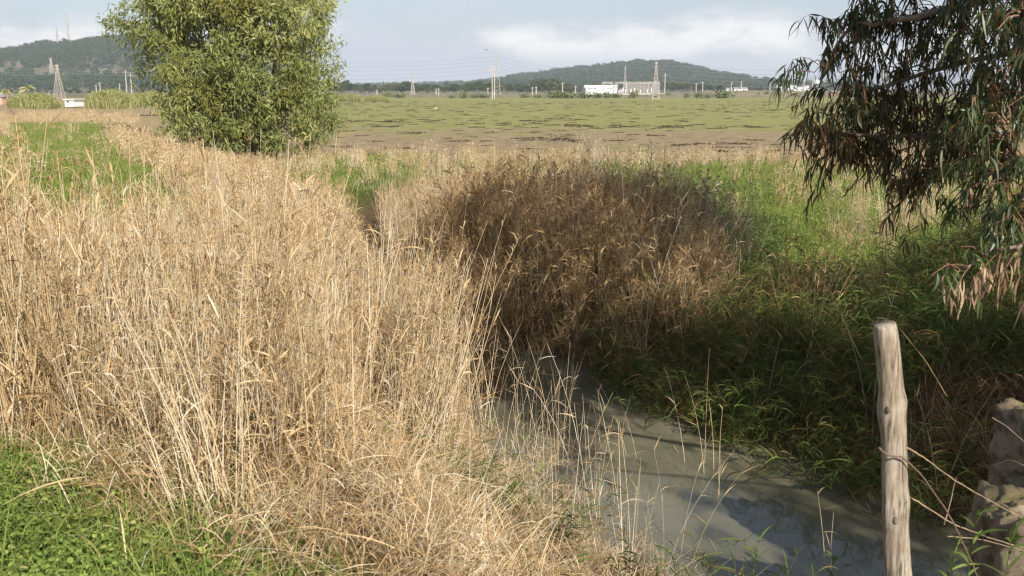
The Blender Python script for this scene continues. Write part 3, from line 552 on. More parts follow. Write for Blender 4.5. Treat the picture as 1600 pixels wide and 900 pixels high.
while len(cen) < 2850:
    u = g.uniform(180, 534); v = g.uniform(-150, 232)
    if not poly_in(u, v if v < 215 else 205, OUT): continue
    q = np.clip(1 - ((u - 365) / 185) ** 2, .05, 1); p = PY(u, v, TY); p[1] += g.uniform(-1, 1) * 3.6 * math.sqrt(q); cen.append(p); rad.append(.4); lt.append(0.)
lt = np.array(lt)
cen = np.array(cen) + (.3, 0, 0); rad = np.array(rad)
tree = empty('eucalyptus_tree', base)
tag(tree, 'large bushy yellow green tree rising out of the dry reeds at the field edge', 'tree', 'leafy trees standing near the ditch')
mb = MB(); crown_leaves(mb, cen - base, rad, 34, .19, .062, g, .7, tone=lambda n, j: np.clip(g.normal(.5, .14, n) + lt[j], 0, 1)); mb.build('crown', M['eleaf'], tree)
mb = MB()
for i in range(4):
    a = i * 1.7; mb.tube([(math.cos(a) * .25, math.sin(a) * .2, -.3), (math.cos(a) * .6, math.sin(a) * .4, 1.5), (math.cos(a) * 1.2, math.sin(a) * .8, 4.5), (math.cos(a) * 1.7, math.sin(a) * 1.2, 8.)], (.13, .10, .06, .02), 7, .5)
mb.build('trunk', M['bark'], tree, smooth=True)
for i in range(26):
    c = (cen - base)[int(g.integers(len(cen)))]; z0 = g.uniform(.25, .6) * c[2]; a = math.atan2(c[1], c[0]); s0 = np.array((math.cos(a) * z0 * .25, math.sin(a) * z0 * .25, z0))
    mb = MB(); mb.tube([s0, s0 * .5 + c * .5 + np.array((0, 0, .25)), c], (.05, .035, .012), 5, .5); mb.build('branch', M['bark'], tree, smooth=True)
# ------------------------------------------------------------------ the near eucalyptus at the right
g = np.random.default_rng(11)
NB = np.array((7.0, 5.4, .9))
near = empty('eucalyptus_tree', NB); tag(near, 'near tree at right with long drooping sickle leaves hanging over the ditch', 'tree', 'leafy trees standing near the ditch')
blob = []      # (point, radius, how many twigs, tone shift)
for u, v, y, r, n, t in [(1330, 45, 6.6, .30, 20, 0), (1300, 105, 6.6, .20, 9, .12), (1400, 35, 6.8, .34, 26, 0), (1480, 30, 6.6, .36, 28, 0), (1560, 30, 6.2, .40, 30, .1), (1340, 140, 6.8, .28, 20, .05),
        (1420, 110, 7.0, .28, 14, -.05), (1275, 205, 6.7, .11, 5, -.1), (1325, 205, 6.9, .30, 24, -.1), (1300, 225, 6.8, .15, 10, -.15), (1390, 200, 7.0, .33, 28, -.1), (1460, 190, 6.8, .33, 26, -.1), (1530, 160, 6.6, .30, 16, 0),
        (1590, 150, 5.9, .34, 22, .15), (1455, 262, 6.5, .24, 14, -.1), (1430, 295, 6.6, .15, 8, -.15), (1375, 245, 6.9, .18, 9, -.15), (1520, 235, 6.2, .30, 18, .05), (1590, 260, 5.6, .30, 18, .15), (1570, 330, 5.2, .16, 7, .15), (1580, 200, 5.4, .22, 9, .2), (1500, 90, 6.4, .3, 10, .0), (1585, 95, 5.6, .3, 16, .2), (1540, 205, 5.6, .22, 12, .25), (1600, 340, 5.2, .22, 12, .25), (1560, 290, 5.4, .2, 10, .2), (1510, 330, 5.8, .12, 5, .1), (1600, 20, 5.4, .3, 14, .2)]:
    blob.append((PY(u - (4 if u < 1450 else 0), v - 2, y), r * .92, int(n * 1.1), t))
vis = len(blob)
for c, r, n in [((4.4, 5.0, 5.0), .8, 60), ((6.7, -1.4, 5.6), .9, 60), ((7.7, -2.0, 5.8), .9, 60), ((7.0, -2.8, 5.6), .9, 60), ((7.6, .2, 5.6), .9, 80), ((8.7, -.4, 5.8), .9, 80), ((9.7, .8, 6.0), .9, 80), ((8.8, 1.4, 5.6), .9, 80), ((3.5, 6.0, 5.4), .7, 45), ((4.6, 6.3, 5.7), .8, 50), ((3.0, 4.9, 4.9), .6, 45), ((3.8, 4.2, 4.9), .7, 50), ((2.5, 5.4, 4.85), .5, 30), ((6.4, 2.0, 5.4), .8, 50), ((7.4, 1.6, 5.5), .9, 50), ((8.4, 2.4, 5.5), .9, 50), ((7.6, 3.4, 5.0), .9, 50), ((6.4, 3.2, 4.6), .8, 45), ((4.6, 3.6, 5.2), .7, 50), ((5.4, 3.4, 5.6), .8, 50), ((5.6, 4.6, 4.6), .8, 55), ((2.0, 7.4, 5.9), .7, 28), ((2.8, 8.4, 6.2), .9, 42), ((3.5, 7.0, 6.0), 1.0, 50), ((3.8, 9.0, 6.4), 1.0, 50), ((4.8, 8.2, 6.2), 1.1, 65), ((5.6, 7.0, 5.6), 1.1, 70),
        ((5.2, 9.8, 6.2), 1.1, 85), ((6.4, 8.8, 6.4), 1.2, 90), ((7.4, 10.2, 6.6), 1.2, 85), ((7.8, 8.0, 6.6), 1.3, 90), ((6.6, 6.4, 6.8), 1.1, 70), ((9.2, 9.6, 7.6), 1.3, 90), ((8.4, 11.4, 7.6), 1.2, 80), ((9.6, 11.8, 8.4), 1.3, 85), ((7.2, 9.0, 8.2), 1.2, 80), ((8.8, 7.4, 8.0), 1.2, 70), ((10.6, 10.4, 8.8), 1.2, 70), ((6.2, 10.6, 5.2), .9, 60), ((7.6, 7.0, 4.6), 1.1, 60), ((8.6, 9.0, 4.8), 1.1, 60), ((4.8, 10.4, 6.2), .9, 50), ((6.8, 12.0, 6.0), 1.0, 60)]:
    blob.append((np.array(c), r, n, 0.))  # unseen crown clumps out of frame, added to cast shade on bank, island, water
limbs = []
def limb(pts, r0, r1, par, n=8):
    P = np.array(pts, float); t = np.linspace(0, len(P) - 1, n * (len(P) - 1) + 1); Q = np.stack([np.interp(t, np.arange(len(P)), P[:, a]) for a in range(3)], 1)
    for _ in range(8): Q[1:-1] = (Q[:-2] + Q[2:] + 2 * Q[1:-1]) / 4
    Q[1:-1] += g.normal(size=Q[1:-1].shape) * .012
    mb = MB(); mb.tube(Q - NB, np.linspace(r0, r1, len(Q)), 8, .5); mb.build('branch' if par else 'trunk', M['bark'], near, smooth=True); limbs.append(Q)
limb([NB + (0, 0, -.4), NB + (-.1, .1, 1.2), NB + (-.2, .4, 2.6), NB + (-.4, .8, 4.2), NB + (-.5, 1.2, 5.6)], .24, .06, 0)
T = limbs[0]
limb([T[8], (5.2, 5.2, 3.2), (4.2, 6.4, 3.5), PY(1330, 150, 6.8)], .07, .010, 1)
limb([T[12], (5.2, 5.2, 4.2), PY(1480, 20, 6.6), PY(1330, 40, 6.6)], .06, .010, 1)
limb([T[6], (5.4, 5.4, 2.7), (4.2, 6.2, 2.75), PY(1400, 215, 6.8), PY(1290, 205, 6.7)], .055, .006, 1)
limb([T[5], (5.2, 4.6, 2.4), PY(1600, 250, 5.6), PY(1520, 245, 6.2), PY(1440, 280, 6.5)], .05, .006, 1)
limb([T[16], (5.8, 6.0, 5.6), (4.4, 7.4, 5.6), (2.2, 8.0, 5.3)], .08, .02, 1); limb([T[14], (7.2, 6.6, 5.0), (6.6, 9.0, 5.8), (5.2, 10., 5.8)], .08, .02, 1); limb([T[22], (7.4, 8.0, 7.0), (9.0, 10.2, 7.8), (10., 11.4, 8.4)], .08, .02, 1)
limb([T[9], (6.2, 5.0, 3.6), (5.0, 4.0, 5.0)], .06, .02, 1); limb([T[18], (8.0, 7.6, 5.6), (8.2, 9.2, 5.2)], .06, .02, 1)
LB = [T[5], (5.0, 4.2, 2.35), PY(1640, 375, 4.9), PY(1560, 385, 4.9), PY(1500, 420, 4.95)]; limb(LB, .022, .004, 1)
AL = np.concatenate(limbs[1:])
def sickle(mb, b, d, ln, wd, tone, g, mat=0):
    n = len(b); side = g.normal(size=(n, 3)); k = 6; t = np.linspace(0, 1, k); cv = unit(np.cross(d, side))
    s = unit(np.cross(d, cv)); p = b[:, None] + d[:, None] * (ln[:, None, None] * t[None, :, None]) + cv[:, None] * ((ln * g.uniform(-.22, .22, n))[:, None, None] * (4 * t * (1 - t))[None, :, None]) + np.array((0, 0, -1.)) * ((ln * .35)[:, None, None] * (t ** 2)[None, :, None])
    tw = g.uniform(-.7, .7, n)[:, None] * t[None]; ax = cv[:, None] * np.cos(tw)[..., None] + s[:, None] * np.sin(tw)[..., None]
    o = ax * (wd[:, None] / 2 * np.interp(t, (0, .08, .3, .7, 1), (.12, .5, 1, .7, .05))[None])[..., None]
    v = np.stack((p - o, p + o), 2).reshape(-1, 3); bb = (np.arange(n) * 2 * k)[:, None] + (np.arange(k - 1) * 2)[None]
    mb.add(v, np.stack((bb, bb + 1, bb + 3, bb + 2), -1).reshape(-1, 4), np.repeat(tone, 2 * k), mat)
lv = MB(); tw = MB(); up = MB()
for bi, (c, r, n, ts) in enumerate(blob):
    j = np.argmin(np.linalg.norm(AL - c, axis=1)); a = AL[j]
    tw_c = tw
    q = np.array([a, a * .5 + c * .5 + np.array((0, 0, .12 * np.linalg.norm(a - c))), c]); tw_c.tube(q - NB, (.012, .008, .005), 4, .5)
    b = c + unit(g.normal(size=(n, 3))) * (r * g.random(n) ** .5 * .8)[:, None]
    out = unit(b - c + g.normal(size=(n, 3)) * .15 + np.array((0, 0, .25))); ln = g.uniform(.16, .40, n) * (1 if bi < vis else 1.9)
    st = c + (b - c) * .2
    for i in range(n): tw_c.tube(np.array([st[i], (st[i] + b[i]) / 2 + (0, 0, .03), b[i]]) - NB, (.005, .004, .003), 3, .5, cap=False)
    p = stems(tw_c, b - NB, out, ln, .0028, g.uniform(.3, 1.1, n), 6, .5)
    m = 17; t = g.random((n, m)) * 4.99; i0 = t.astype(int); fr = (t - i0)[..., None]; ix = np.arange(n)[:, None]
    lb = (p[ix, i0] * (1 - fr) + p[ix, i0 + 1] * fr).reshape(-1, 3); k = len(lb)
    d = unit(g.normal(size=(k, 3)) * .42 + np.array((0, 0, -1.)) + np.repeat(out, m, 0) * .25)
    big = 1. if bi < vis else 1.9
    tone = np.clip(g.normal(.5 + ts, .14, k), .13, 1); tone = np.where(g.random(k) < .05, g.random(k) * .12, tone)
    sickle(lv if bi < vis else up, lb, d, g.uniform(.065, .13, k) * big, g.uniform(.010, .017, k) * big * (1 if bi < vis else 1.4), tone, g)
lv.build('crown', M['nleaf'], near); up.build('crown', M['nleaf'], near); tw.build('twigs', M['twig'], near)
# low branch with reddish twigs, green leaves and hanging dead leaves
g = np.random.default_rng(23)
tb = MB(); dl = MB(); gl = MB()
for i, (u, v, n, dead) in enumerate([(1600, 470, 12, 1), (1585, 440, 8, 1), (1560, 440, 13, 1), (1545, 425, 13, 1), (1525, 430, 15, 1), (1510, 450, 12, 1), (1492, 455, 10, .9), (1570, 400, 6, .8), (1475, 415, 7, .0), (1500, 385, 7, 0), (1545, 360, 7, 0), (1470, 440, 8, .1), (1600, 385, 8, .1), (1455, 430, 6, 0), (1530, 470, 7, .3), (1590, 340, 9, 0), (1480, 470, 6, .2)]):
    c = PY(u, v, 4.9 + g.uniform(-.12, .12)); a = limbs[-1][np.argmin(np.abs(limbs[-1][:, 0] - c[0] - .12))]
    q = np.array([a, (a + c) / 2 + (0, 0, .02) + g.normal(size=3) * .012, c]); tb.tube(q - NB, (.004, .003, .002), 4, .5)
    tt = g.random(n)[:, None]; b = a * (1 - tt) * .45 + c * tt * .45 + (a * .0 + c) * .55 * 1.0 * 1 if False else c + (a - c) * tt * .5 + g.normal(size=(n, 3)) * .012
    isd = g.random(n) < dead; d = unit(g.normal(size=(n, 3)) * np.where(isd, .13, .5)[:, None] + np.array((0, 0, -1.)))
    if isd.any(): kk = isd.sum(); sickle(dl, b[isd] - NB, d[isd], g.uniform(.07, .13, kk), g.uniform(.008, .016, kk), g.random(kk), g)
    if (~isd).any(): kk = (~isd).sum(); sickle(gl, b[~isd] - NB, d[~isd], g.uniform(.07, .11, kk), g.uniform(.012, .02, kk), np.clip(g.normal(.75, .12, kk), 0, 1), g)
tb.build('twigs', M['twig'], near); gl.build('leaves', M['nleaf'], near)
o = dl.build('dead_leaves', M['deadleaf'], near); o['label'] = 'curled pale brown dead leaves hanging from the lowest branch'
# ------------------------------------------------------------------ fence post, wire and bramble stems, concrete blocks
def wood():
    m, N, L = nodes('weathered_wood'); t = N.new('ShaderNodeTexCoord'); mp = N.new('ShaderNodeMapping'); mp.inputs['Scale'].default_value = (1, 1, .07); L.new(t.outputs['Object'], mp.inputs[0])
    n = N.new('ShaderNodeTexNoise'); n.inputs['Scale'].default_value = 75; n.inputs['Detail'].default_value = 9; n.inputs['Roughness'].default_value = .7; L.new(mp.outputs[0], n.inputs['Vector'])
    n2 = N.new('ShaderNodeTexNoise'); n2.inputs['Scale'].default_value = 9; n2.inputs['Detail'].default_value = 5; L.new(t.outputs['Object'], n2.inputs['Vector'])
    c = ramp(N, L, n.outputs[0], [(.38, (.07, .05, .04)), (.43, (.22, .185, .14)), (.52, (.33, .28, .22)), (.72, (.49, .44, .365))]); c2 = ramp(N, L, n2.outputs[0], [(.4, (.62, .56, .48)), (.62, (1, 1, .98))])
    x = N.new('ShaderNodeMixRGB'); x.blend_type = 'MULTIPLY'; x.inputs[0].default_value = .8; L.new(c, x.inputs[1]); L.new(c2, x.inputs[2])
    p = N.new('ShaderNodeBsdfPrincipled'); p.inputs['Roughness'].default_value = .8; L.new(x.outputs[0], p.inputs['Base Color'])
    b = N.new('ShaderNodeBump'); b.inputs['Distance'].default_value = .004; L.new(n.outputs[0], b.inputs['Height']); L.new(b.outputs[0], p.inputs['Normal']); o = N.new('ShaderNodeOutputMaterial'); L.new(p.outputs[0], o.inputs[0]); return m
PD = 3.75
top = PY(1383, 506, PD); bot = PY(1409, 930, PD - .0); Hh = top[2] - bot[2] + .75
k, n = 150, 40; tt = np.linspace(0, 1, k); V = []
for i, t in enumerate(tt):
    zz = -Hh * t; ax = np.array(((bot[0] - top[0]) * (-zz / (top[2] - bot[2])) + .012 * math.sin(t * 9), .01 * math.sin(t * 7), zz))
    for j in range(n):
        a = j / n * 6.2832; s = zz
        r = .0435 + .012 * t + .004 * math.sin(2 * a + 1) + .002 * math.sin(5 * a + t * 6)
        for (kz, ka, amp, sz) in ((-.32, .35, .011, .045), (-.36, 3.0, .012, .07), (-.80, -1.9, .010, .05), (-.74, .2, .009, .05)):
            da = (a - ka + math.pi) % (2 * math.pi) - math.pi; r += amp * math.exp(-((s - kz) / sz) ** 2 - (da / .8) ** 2)
        for (ka, dp) in ((-1.75, .006), (-1.2, .003), (-2.4, .004), (.6, .004)):
            da = (a - ka - .12 * math.sin(t * 8) + math.pi) % (2 * math.pi) - math.pi; r -= dp * math.exp(-(da / .07) ** 2) * min(1, t * 12)
        if t < .03: r -= .006 * (1 - t / .03) ** 2
        V.append(ax + np.array((math.cos(a) * r, math.sin(a) * r, (.008 * math.cos(a - 1) * (1 - min(1, t * 10))))))
mb = MB(); f = np.array([(i * n + j, i * n + (j + 1) % n, (i + 1) * n + (j + 1) % n, (i + 1) * n + j) for i in range(k - 1) for j in range(n)])[:, ::-1]
mb.add(V, f); mb.f.append(np.array([list(range(n))])); mb.m.append(np.array([0]))
post = mb.build('fence_post', wood(), loc=top, smooth=True); tag(post, 'weathered grey wooden fence post with knots standing beside the water', 'post')
for kz, ka in ((-.335, -2.15), (-.79, -1.85)):      # two knots on the side one sees
    t = -kz / Hh; rr = .0435 + .012 * t + .013; ax = np.array(((bot[0] - top[0]) * (-kz / (top[2] - bot[2])) + .012 * math.sin(t * 9), .01 * math.sin(t * 7), kz)); c = ax + np.array((math.cos(ka), math.sin(ka), 0)) * (rr - .004)
    mb = MB(); tang = np.array((-math.sin(ka), math.cos(ka), 0)); out_ = np.array((math.cos(ka), math.sin(ka), 0)); K, J = 7, 16; V = []
    for i in range(K):
        q = i / (K - 1) * 1.57; rad_ = math.cos(q) if i < K - 1 else .05
        for j in range(J): a = j / J * 6.2832; V.append(c + tang * (.010 * rad_ * math.cos(a)) + np.array((0, 0, 1)) * (.017 * rad_ * math.sin(a)) + out_ * (.004 * math.sin(q) + .0012 * math.cos(q * 7)))
    mb.add(V, np.array([(i * J + j, i * J + (j + 1) % J, (i + 1) * J + (j + 1) % J, (i + 1) * J + j) for i in range(K - 1) for j in range(J)])); mb.f.append(np.array([[(K - 1) * J + j for j in range(J)]])); mb.m.append(np.array([0])); mb.build('knot', plain('knot_wood', (.30, .23, .17), .8, .6, 120), post, smooth=True)
def strand(name, pts, r, mat, label, cat, n=8, twist=0, group=None):
    P = np.array(pts, float); t = np.linspace(0, len(P) - 1, n * (len(P) - 1) + 1); Q = np.stack([np.interp(t, np.arange(len(P)), P[:, a]) for a in range(3)], 1)
    for _ in range(4): Q[1:-1] = (Q[:-2] + Q[2:] + 2 * Q[1:-1]) / 4
    Q[1:-1] += rng.normal(size=Q[1:-1].shape) * r * .25
    mb = MB(); o = Q[0].copy(); mb.tube(Q - o, np.linspace(r, r * .5, len(Q)), 6, .5); ob = mb.build(name, mat, loc=o, smooth=True); return tag(ob, label, cat, group)
m_stem = plain('dead_bramble', (.38, .27, .17), .75, .5, 20); m_dark = plain('dark_vine', (.17, .11, .07), .8, .4, 25)
G3 = 'dead stems round the fence post'
strand('dead_vine', [PY(1372, 700, PD - .06), PY(1388, 712, PD - .075), PY(1412, 714, PD - .055), PY(1445, 748, PD - .02), PY(1490, 815, PD), PY(1530, 905, PD - .1), PY(1550, 990, PD - .15)], .0042, m_dark, 'dark dead vine looped round the fence post and trailing down right', 'vine', group=G3)
strand('bramble_runner', [PY(1400, 690, PD + .07), PY(1440, 712, PD + .08), PY(1490, 750, 4.0), PY(1560, 790, 4.1), PY(1640, 830, 4.2)], .0036, m_stem, 'upper of two pale dead stems running right from the post to the mossy block', 'bramble', group=G3)
strand('bramble_runner', [PY(1395, 765, PD + .07), PY(1425, 778, PD + .08), PY(1490, 820, 3.95), PY(1560, 845, 4.1), PY(1620, 862, 4.2)], .0040, m_stem, 'lower of two pale dead stems running right from the post to the mossy block', 'bramble', group=G3)
strand('bramble_runner', [PY(1480, 838, 4.05), PY(1530, 842, 4.05), PY(1600, 860, 4.1)], .0028, m_stem, 'short thin dead stem lying across the larger mossy block', 'bramble', group=G3)
strand('bramble_runner', [PY(1550, 652, 5.2), PY(1575, 668, 5.1), PY(1600, 690, 5.0), PY(1640, 720, 5.0)], .004, m_stem, 'pale twig crossing the front of the upper concrete block', 'bramble', group=G3)
strand('bramble_runner', [PY(1550, 728, 5.2), PY(1578, 718, 5.1), PY(1600, 728, 5.0), PY(1640, 735, 5.0)], .004, m_stem, 'pale twig at the foot of the upper concrete block', 'bramble', group=G3)
strand('bramble_runner', [PY(1475, 820, 3.95), PY(1484, 790, 3.98), PY(1488, 770, 4.0), PY(1494, 746, 4.0)], .0026, m_stem, 'small upright twig joining the two pale stems beside the post', 'bramble', group=G3)
g = np.random.default_rng(40)
for (u0, v0, u1, v1, y, r, lb) in [(1345, 560, 1260, 395, 9.0, .006, 'long bent straw stem leaning left above the right bank grass'), (1290, 560, 1210, 430, 9.5, .005, 'thin straw stem leaning left beside the dark gap'), (730, 590, 730, 375, 9.4, .005, 'upright bleached reed stalk at the lit edge of the dark channel'), (650, 470, 700, 330, 9.8, .006, 'bleached reed stalk leaning right against the brown island'), (690, 500, 640, 330, 9.6, .005, 'bleached reed stalk leaning left at the tip of the near reeds'), (1480, 620, 1395, 500, 7.0, .005, 'curved pale stem rising behind the top of the post')]:
    strand('reed_stalk', [PY(u0, v0, y), PY(u0 * .6 + u1 * .4, v0 * .6 + v1 * .4 - 9, y), PY(u1, v1, y)], r * .62, M['reed'], lb, 'reed stalk', group='single stalks standing clear of the reeds')
m_con = nodes('mossy_concrete'); mm, N, L = m_con; t = N.new('ShaderNodeNewGeometry'); n = N.new('ShaderNodeTexNoise'); n.inputs['Scale'].default_value = 8; n.inputs['Detail'].default_value = 10; n.inputs['Roughness'].default_value = .7; L.new(t.outputs['Position'], n.inputs['Vector'])
v_ = N.new('ShaderNodeTexVoronoi'); v_.inputs['Scale'].default_value = 26; L.new(t.outputs['Position'], v_.inputs['Vector'])
sz_ = N.new('ShaderNodeSeparateXYZ'); L.new(t.outputs['Normal'], sz_.inputs[0]); ad = N.new('ShaderNodeMath'); ad.operation = 'MULTIPLY_ADD'; L.new(sz_.outputs[2], ad.inputs[0]); ad.inputs[1].default_value = .22; L.new(n.outputs[0], ad.inputs[2])
p = N.new('ShaderNodeBsdfPrincipled'); p.inputs['Roughness'].default_value = .92; L.new(ramp(N, L, ad.outputs[0], [(.36, (.08, .06, .045)), (.46, (.18, .14, .095)), (.58, (.27, .215, .15)), (.68, (.20, .155, .09)), (.78, (.16, .13, .06)), (.86, (.10, .12, .035))]), p.inputs['Base Color'])
b = N.new('ShaderNodeBump'); b.inputs['Distance'].default_value = .02; b.inputs['Strength'].default_value = 1; L.new(n.outputs[0], b.inputs['Height']); L.new(b.outputs[0], p.inputs['Normal']); o = N.new('ShaderNodeOutputMaterial'); L.new(p.outputs[0], o.inputs[0])
import bmesh
def block(c, d, rz, label, seed):
    bm = bmesh.new(); bmesh.ops.create_cube(bm, size=1); bmesh.ops.subdivide_edges(bm, edges=bm.edges, cuts=34, use_grid_fill=True)
    for v in bm.verts:
        x, y, z = [abs(q) * 2 for q in v.co]; k = (x ** 9 + y ** 9 + z ** 9) ** (1 / 9); v.co /= k; n_ = v.co.normalized(); v.co = Vector((v.co.x * d[0], v.co.y * d[1], v.co.z * d[2]))
        q = v.co + Vector((seed, seed * 2, 0)); top_ = max(0., min(1., (v.co.z / d[2] - .25) * 4)); s = .05 * mnoise.noise(q * 4) + (.022 + .03 * top_) * mnoise.noise(q * 13) + (.008 + .012 * top_) * mnoise.noise(q * 34)
        if mnoise.noise(q * 3.1) > .25: s -= .03
        v.co += n_ * s
    me = bpy.data.meshes.new('block'); bm.to_mesh(me); bm.free(); me.materials.append(mm); me.polygons.foreach_set('use_smooth', [True] * len(me.polygons)); o = link(bpy.data.objects.new('concrete_block', me)); o.location = c; o.rotation_euler.z = rz
    return tag(o, label, 'concrete block', 'broken concrete blocks at the ditch edge')
c1 = PY(1640, 690, 5.6); block((c1[0] + .02, c1[1], c1[2] - .14), (.50, .5, .66), .15, 'upper broken concrete block standing against the dark right bank', 1)
c2 = PY(1620, 860, 4.7); block((c2[0] + .06, c2[1], c2[2] - .14), (.62, .6, .80), -.2, 'larger mossy concrete block with crumbling top beside the post', 5)
# near shoots at the bottom right
g = np.random.default_rng(50)
for (u, v, h_, lb) in [(1500, 905, .30, 'leafy green reed shoot with pointed leaves between post and block'), (1290, 905, .16, 'small green shoot at the water edge left of the post'), (1170, 900, .24, 'small green shoot among dry blades at the bottom of the water'), (1470, 930, .2, 'short green reed shoot close to the foot of the post'), (1560, 900, .22, 'green reed shoot in front of the larger mossy block')]:
    y = 3.9 if u > 1400 else 5.6; p = PY(u, v, y); mb = MB(); b = np.zeros((1, 3)) + (0, 0, -.5); q = stems(mb, b, unit(np.array([(.06, 0, 1)])), h_ + .5, .0035, 0, 6, .5); n = 12
    t = g.uniform(.62, 1, n); az = g.random(n) * 6.28; bb = q[0, 0] + (q[0, -1] - q[0, 0]) * t[:, None]
    blades(mb, bb, unit(np.stack((np.cos(az), np.sin(az), g.uniform(.5, 1.6, n)), 1)), g.uniform(.08, .2, n), .012, .35, 6, g.uniform(.5, 1, n), g=g); tag(mb.build('reed_shoot', M['greenreed'], loc=p), lb, 'reed shoot', 'green shoots along the bottom right')
# white flowering stalks at the field edge
def umbel(p, h, label, tone, gx):
    mb = MB(); q = stems(mb, np.zeros((1, 3)) - (0, 0, .2), unit(np.array([(.03, 0, 1)])), h, .012, 0, 6, tone); m = 26; t = gx.uniform(.45, 1, m); bb = q[0, 0] + (q[0, -1] - q[0, 0]) * t[:, None]; az = gx.random(m) * 6.28
    pp = stems(mb, bb, unit(np.stack((np.cos(az), np.sin(az), gx.uniform(.9, 2.2, m)), 1)), gx.uniform(.12, .4, m), .006, 0, 3, tone)
    e = np.repeat(pp[:, -1], 7, 0); n = len(e); blades(mb, e, unit(gx.normal(size=(n, 3)) + (0, 0, .6)), .045, .02, .1, 3, np.clip(tone + gx.normal(size=n) * .1, 0, 1), g=gx)
    return tag(mb.build('dry_thistle', veg('thistle', [(0, (.2, .13, .08)), (.5, (.42, .36, .28)), (1, (.62, .58, .52))], .2), loc=p), label, 'thistle', 'tall dead thistles at the field edge')
gx = np.random.default_rng(60)
p = PY(932, 245, 26); p[2] = -.0; umbel(p, 1.75, 'white bleached dead thistle standing tall behind the reed island', .62, gx)
p = PY(672, 245, 26); p[2] = .1; umbel(p, 1.55, 'whitish fluffy weed head beside the green patch', .55, gx)
p = PY(1015, 245, 26); p[2] = 0; umbel(p, 1.6, 'rusty brown dead thistle right of the white one', .15, gx)
p = PY(1098, 300, 17); p[2] = .0; umbel(p, 1.6, 'dark dead stalk at the right shoulder of the reed island', .0, gx)
# ------------------------------------------------------------------ embankment and the far shore of the field
us = np.linspace(430, 2100, 160); rows = []
for k, (dy, fz) in enumerate([(-16, -.02), (-9, .35), (-4, .85), (-1, 1.), (5, 1.02), (9, .7), (18, -.05)]):
    y = 430 + dy; x = (us - 800) / F * y; hh = .9 + 1.7 * ss(980, 1150, us) + .25 * (fbm(us, us * 0, .02, 3) - .5); rows.append(np.stack((x, np.full_like(x, y) + (fbm(us, us * 0 + k, .05, 3) - .5) * 4, hh * fz), 1))
mb = MB(); n = len(us); V = np.concatenate(rows); f = np.array([(r * n + i, r * n + i + 1, (r + 1) * n + i + 1, (r + 1) * n + i) for r in range(len(rows) - 1) for i in range(n - 1)])
mi = np.array([1 if r in (3,) else 0 for r in range(len(rows) - 1) for i in range(n - 1)])
mb.v = [V]; mb.t = [np.full(len(V), .5)]; mb.f = [f]; mb.m = [mi]; mb.n = len(V)
emb = mb.build('embankment', [plain('dry_bank', (.24, .19, .12), .95, .45, .25, col2=(.13, .11, .06)), plain('gravel_track', (.62, .52, .42), .9, .15, .3)], smooth=True); tag(emb, kind='structure')
def far_thing(name, label, cat, group=None, x=0, y=0, z=0.): return tag(empty(name, (x, y, z)), label, cat, group)
def X_at(u, y): return (u - 800) / F * y
# ------------------------------------------------------------------ hills
def hill(name, prof, y0, yr, y1, mat, trees, tl, kind='woodtree', base=0., dens=None, ts=(.8, 1.3), cut=3.):
    us = np.linspace(prof[0][0], prof[-1][0], 200); rv = np.interp(us, [p[0] for p in prof], [p[1] for p in prof])
    H = np.maximum((140 - rv) / F * yr + CAMZ - cut, -1.); ts_ = np.linspace(0, 1, 40); rr = []
    for t in ts_:
        y = y0 + (y1 - y0) * t; tr = (yr - y0) / (y1 - y0); k = ss(0, 1, t / tr) if t < tr else 1 - ss(0, 1, (t - tr) / (1 - tr)); k = (t / tr) * .35 + .65 * k if t < tr else k
        x = (us - 800) / F * yr * (.35 + .65 * y / yr); rr.append(np.stack((x, np.full_like(x, y), base - 1 + (H + 1) * k * (1 + .25 * (fbm(us, us * 0 + t * 40, .03, 7) - .5) * (1 - abs(t - tr)) * (t < tr * .95))), 1))
    A = np.stack(rr); mb = MB(); n = len(us); m = len(ts_); mb.add(A.reshape(-1, 3), np.array([(r * n + i, r * n + i + 1, (r + 1) * n + i + 1, (r + 1) * n + i) for r in range(m - 1) for i in range(n - 1)]))
    tag(mb.build(name, mat, smooth=True), kind='structure')
    q = int((yr - y0) / (y1 - y0) * (m - 1)) + 2; a = rng.uniform(0, q, trees); b = rng.uniform(0, n - 1.01, trees); a = np.minimum(a, m - 1.01)
    i, j = a.astype(int), b.astype(int); fa, fb = (a - i)[:, None], (b - j)[:, None]; P = (A[i, j] * (1 - fa) + A[i + 1, j] * fa) * (1 - fb) + (A[i, j + 1] * (1 - fa) + A[i + 1, j + 1] * fa) * fb
    if dens is not None: kk = rng.random(trees) < dens(a / q, us[j], P); P = P[kk]
    n = len(P); rz, tt = rs(n, .03); scatter('forest', kind, P, rz, tt, rng.uniform(*ts, n), tl, 'forest'); return A
m_hill = plain('hillside', (.16, .13, .08), 1, .4, .012, col2=(.06, .07, .03))
m_hill2 = plain('far_hillside', (.09, .09, .05), 1, .4, .01, col2=(.05, .06, .03))
HL = [(-420, 96), (-160, 90), (-60, 84), (0, 84), (40, 82), (75, 76), (105, 72), (150, 68), (185, 66), (240, 64), (300, 68), (360, 82), (420, 104), (500, 128), (560, 141)]
hill('hill', HL, 900, 1500, 2100, m_hill, 9500, 'dark pine wood covering the top of the left hill below the masts', dens=lambda t, u, P: np.where(t > .50 + .08 * np.sin(u * .03), 1., .12 + .5 * (fbm(P[:, 0], P[:, 1], .012, 4) > .53)), cut=7, ts=(.8, 1.6))
hill('hill', [(500, 142), (560, 133), (640, 131), (740, 128), (800, 122), (860, 124), (900, 134), (960, 142)], 1500, 2600, 3200, m_hill2, 1200, 'low faint wooded ridge left of the lattice tower', cut=6, ts=(.9, 1.4))
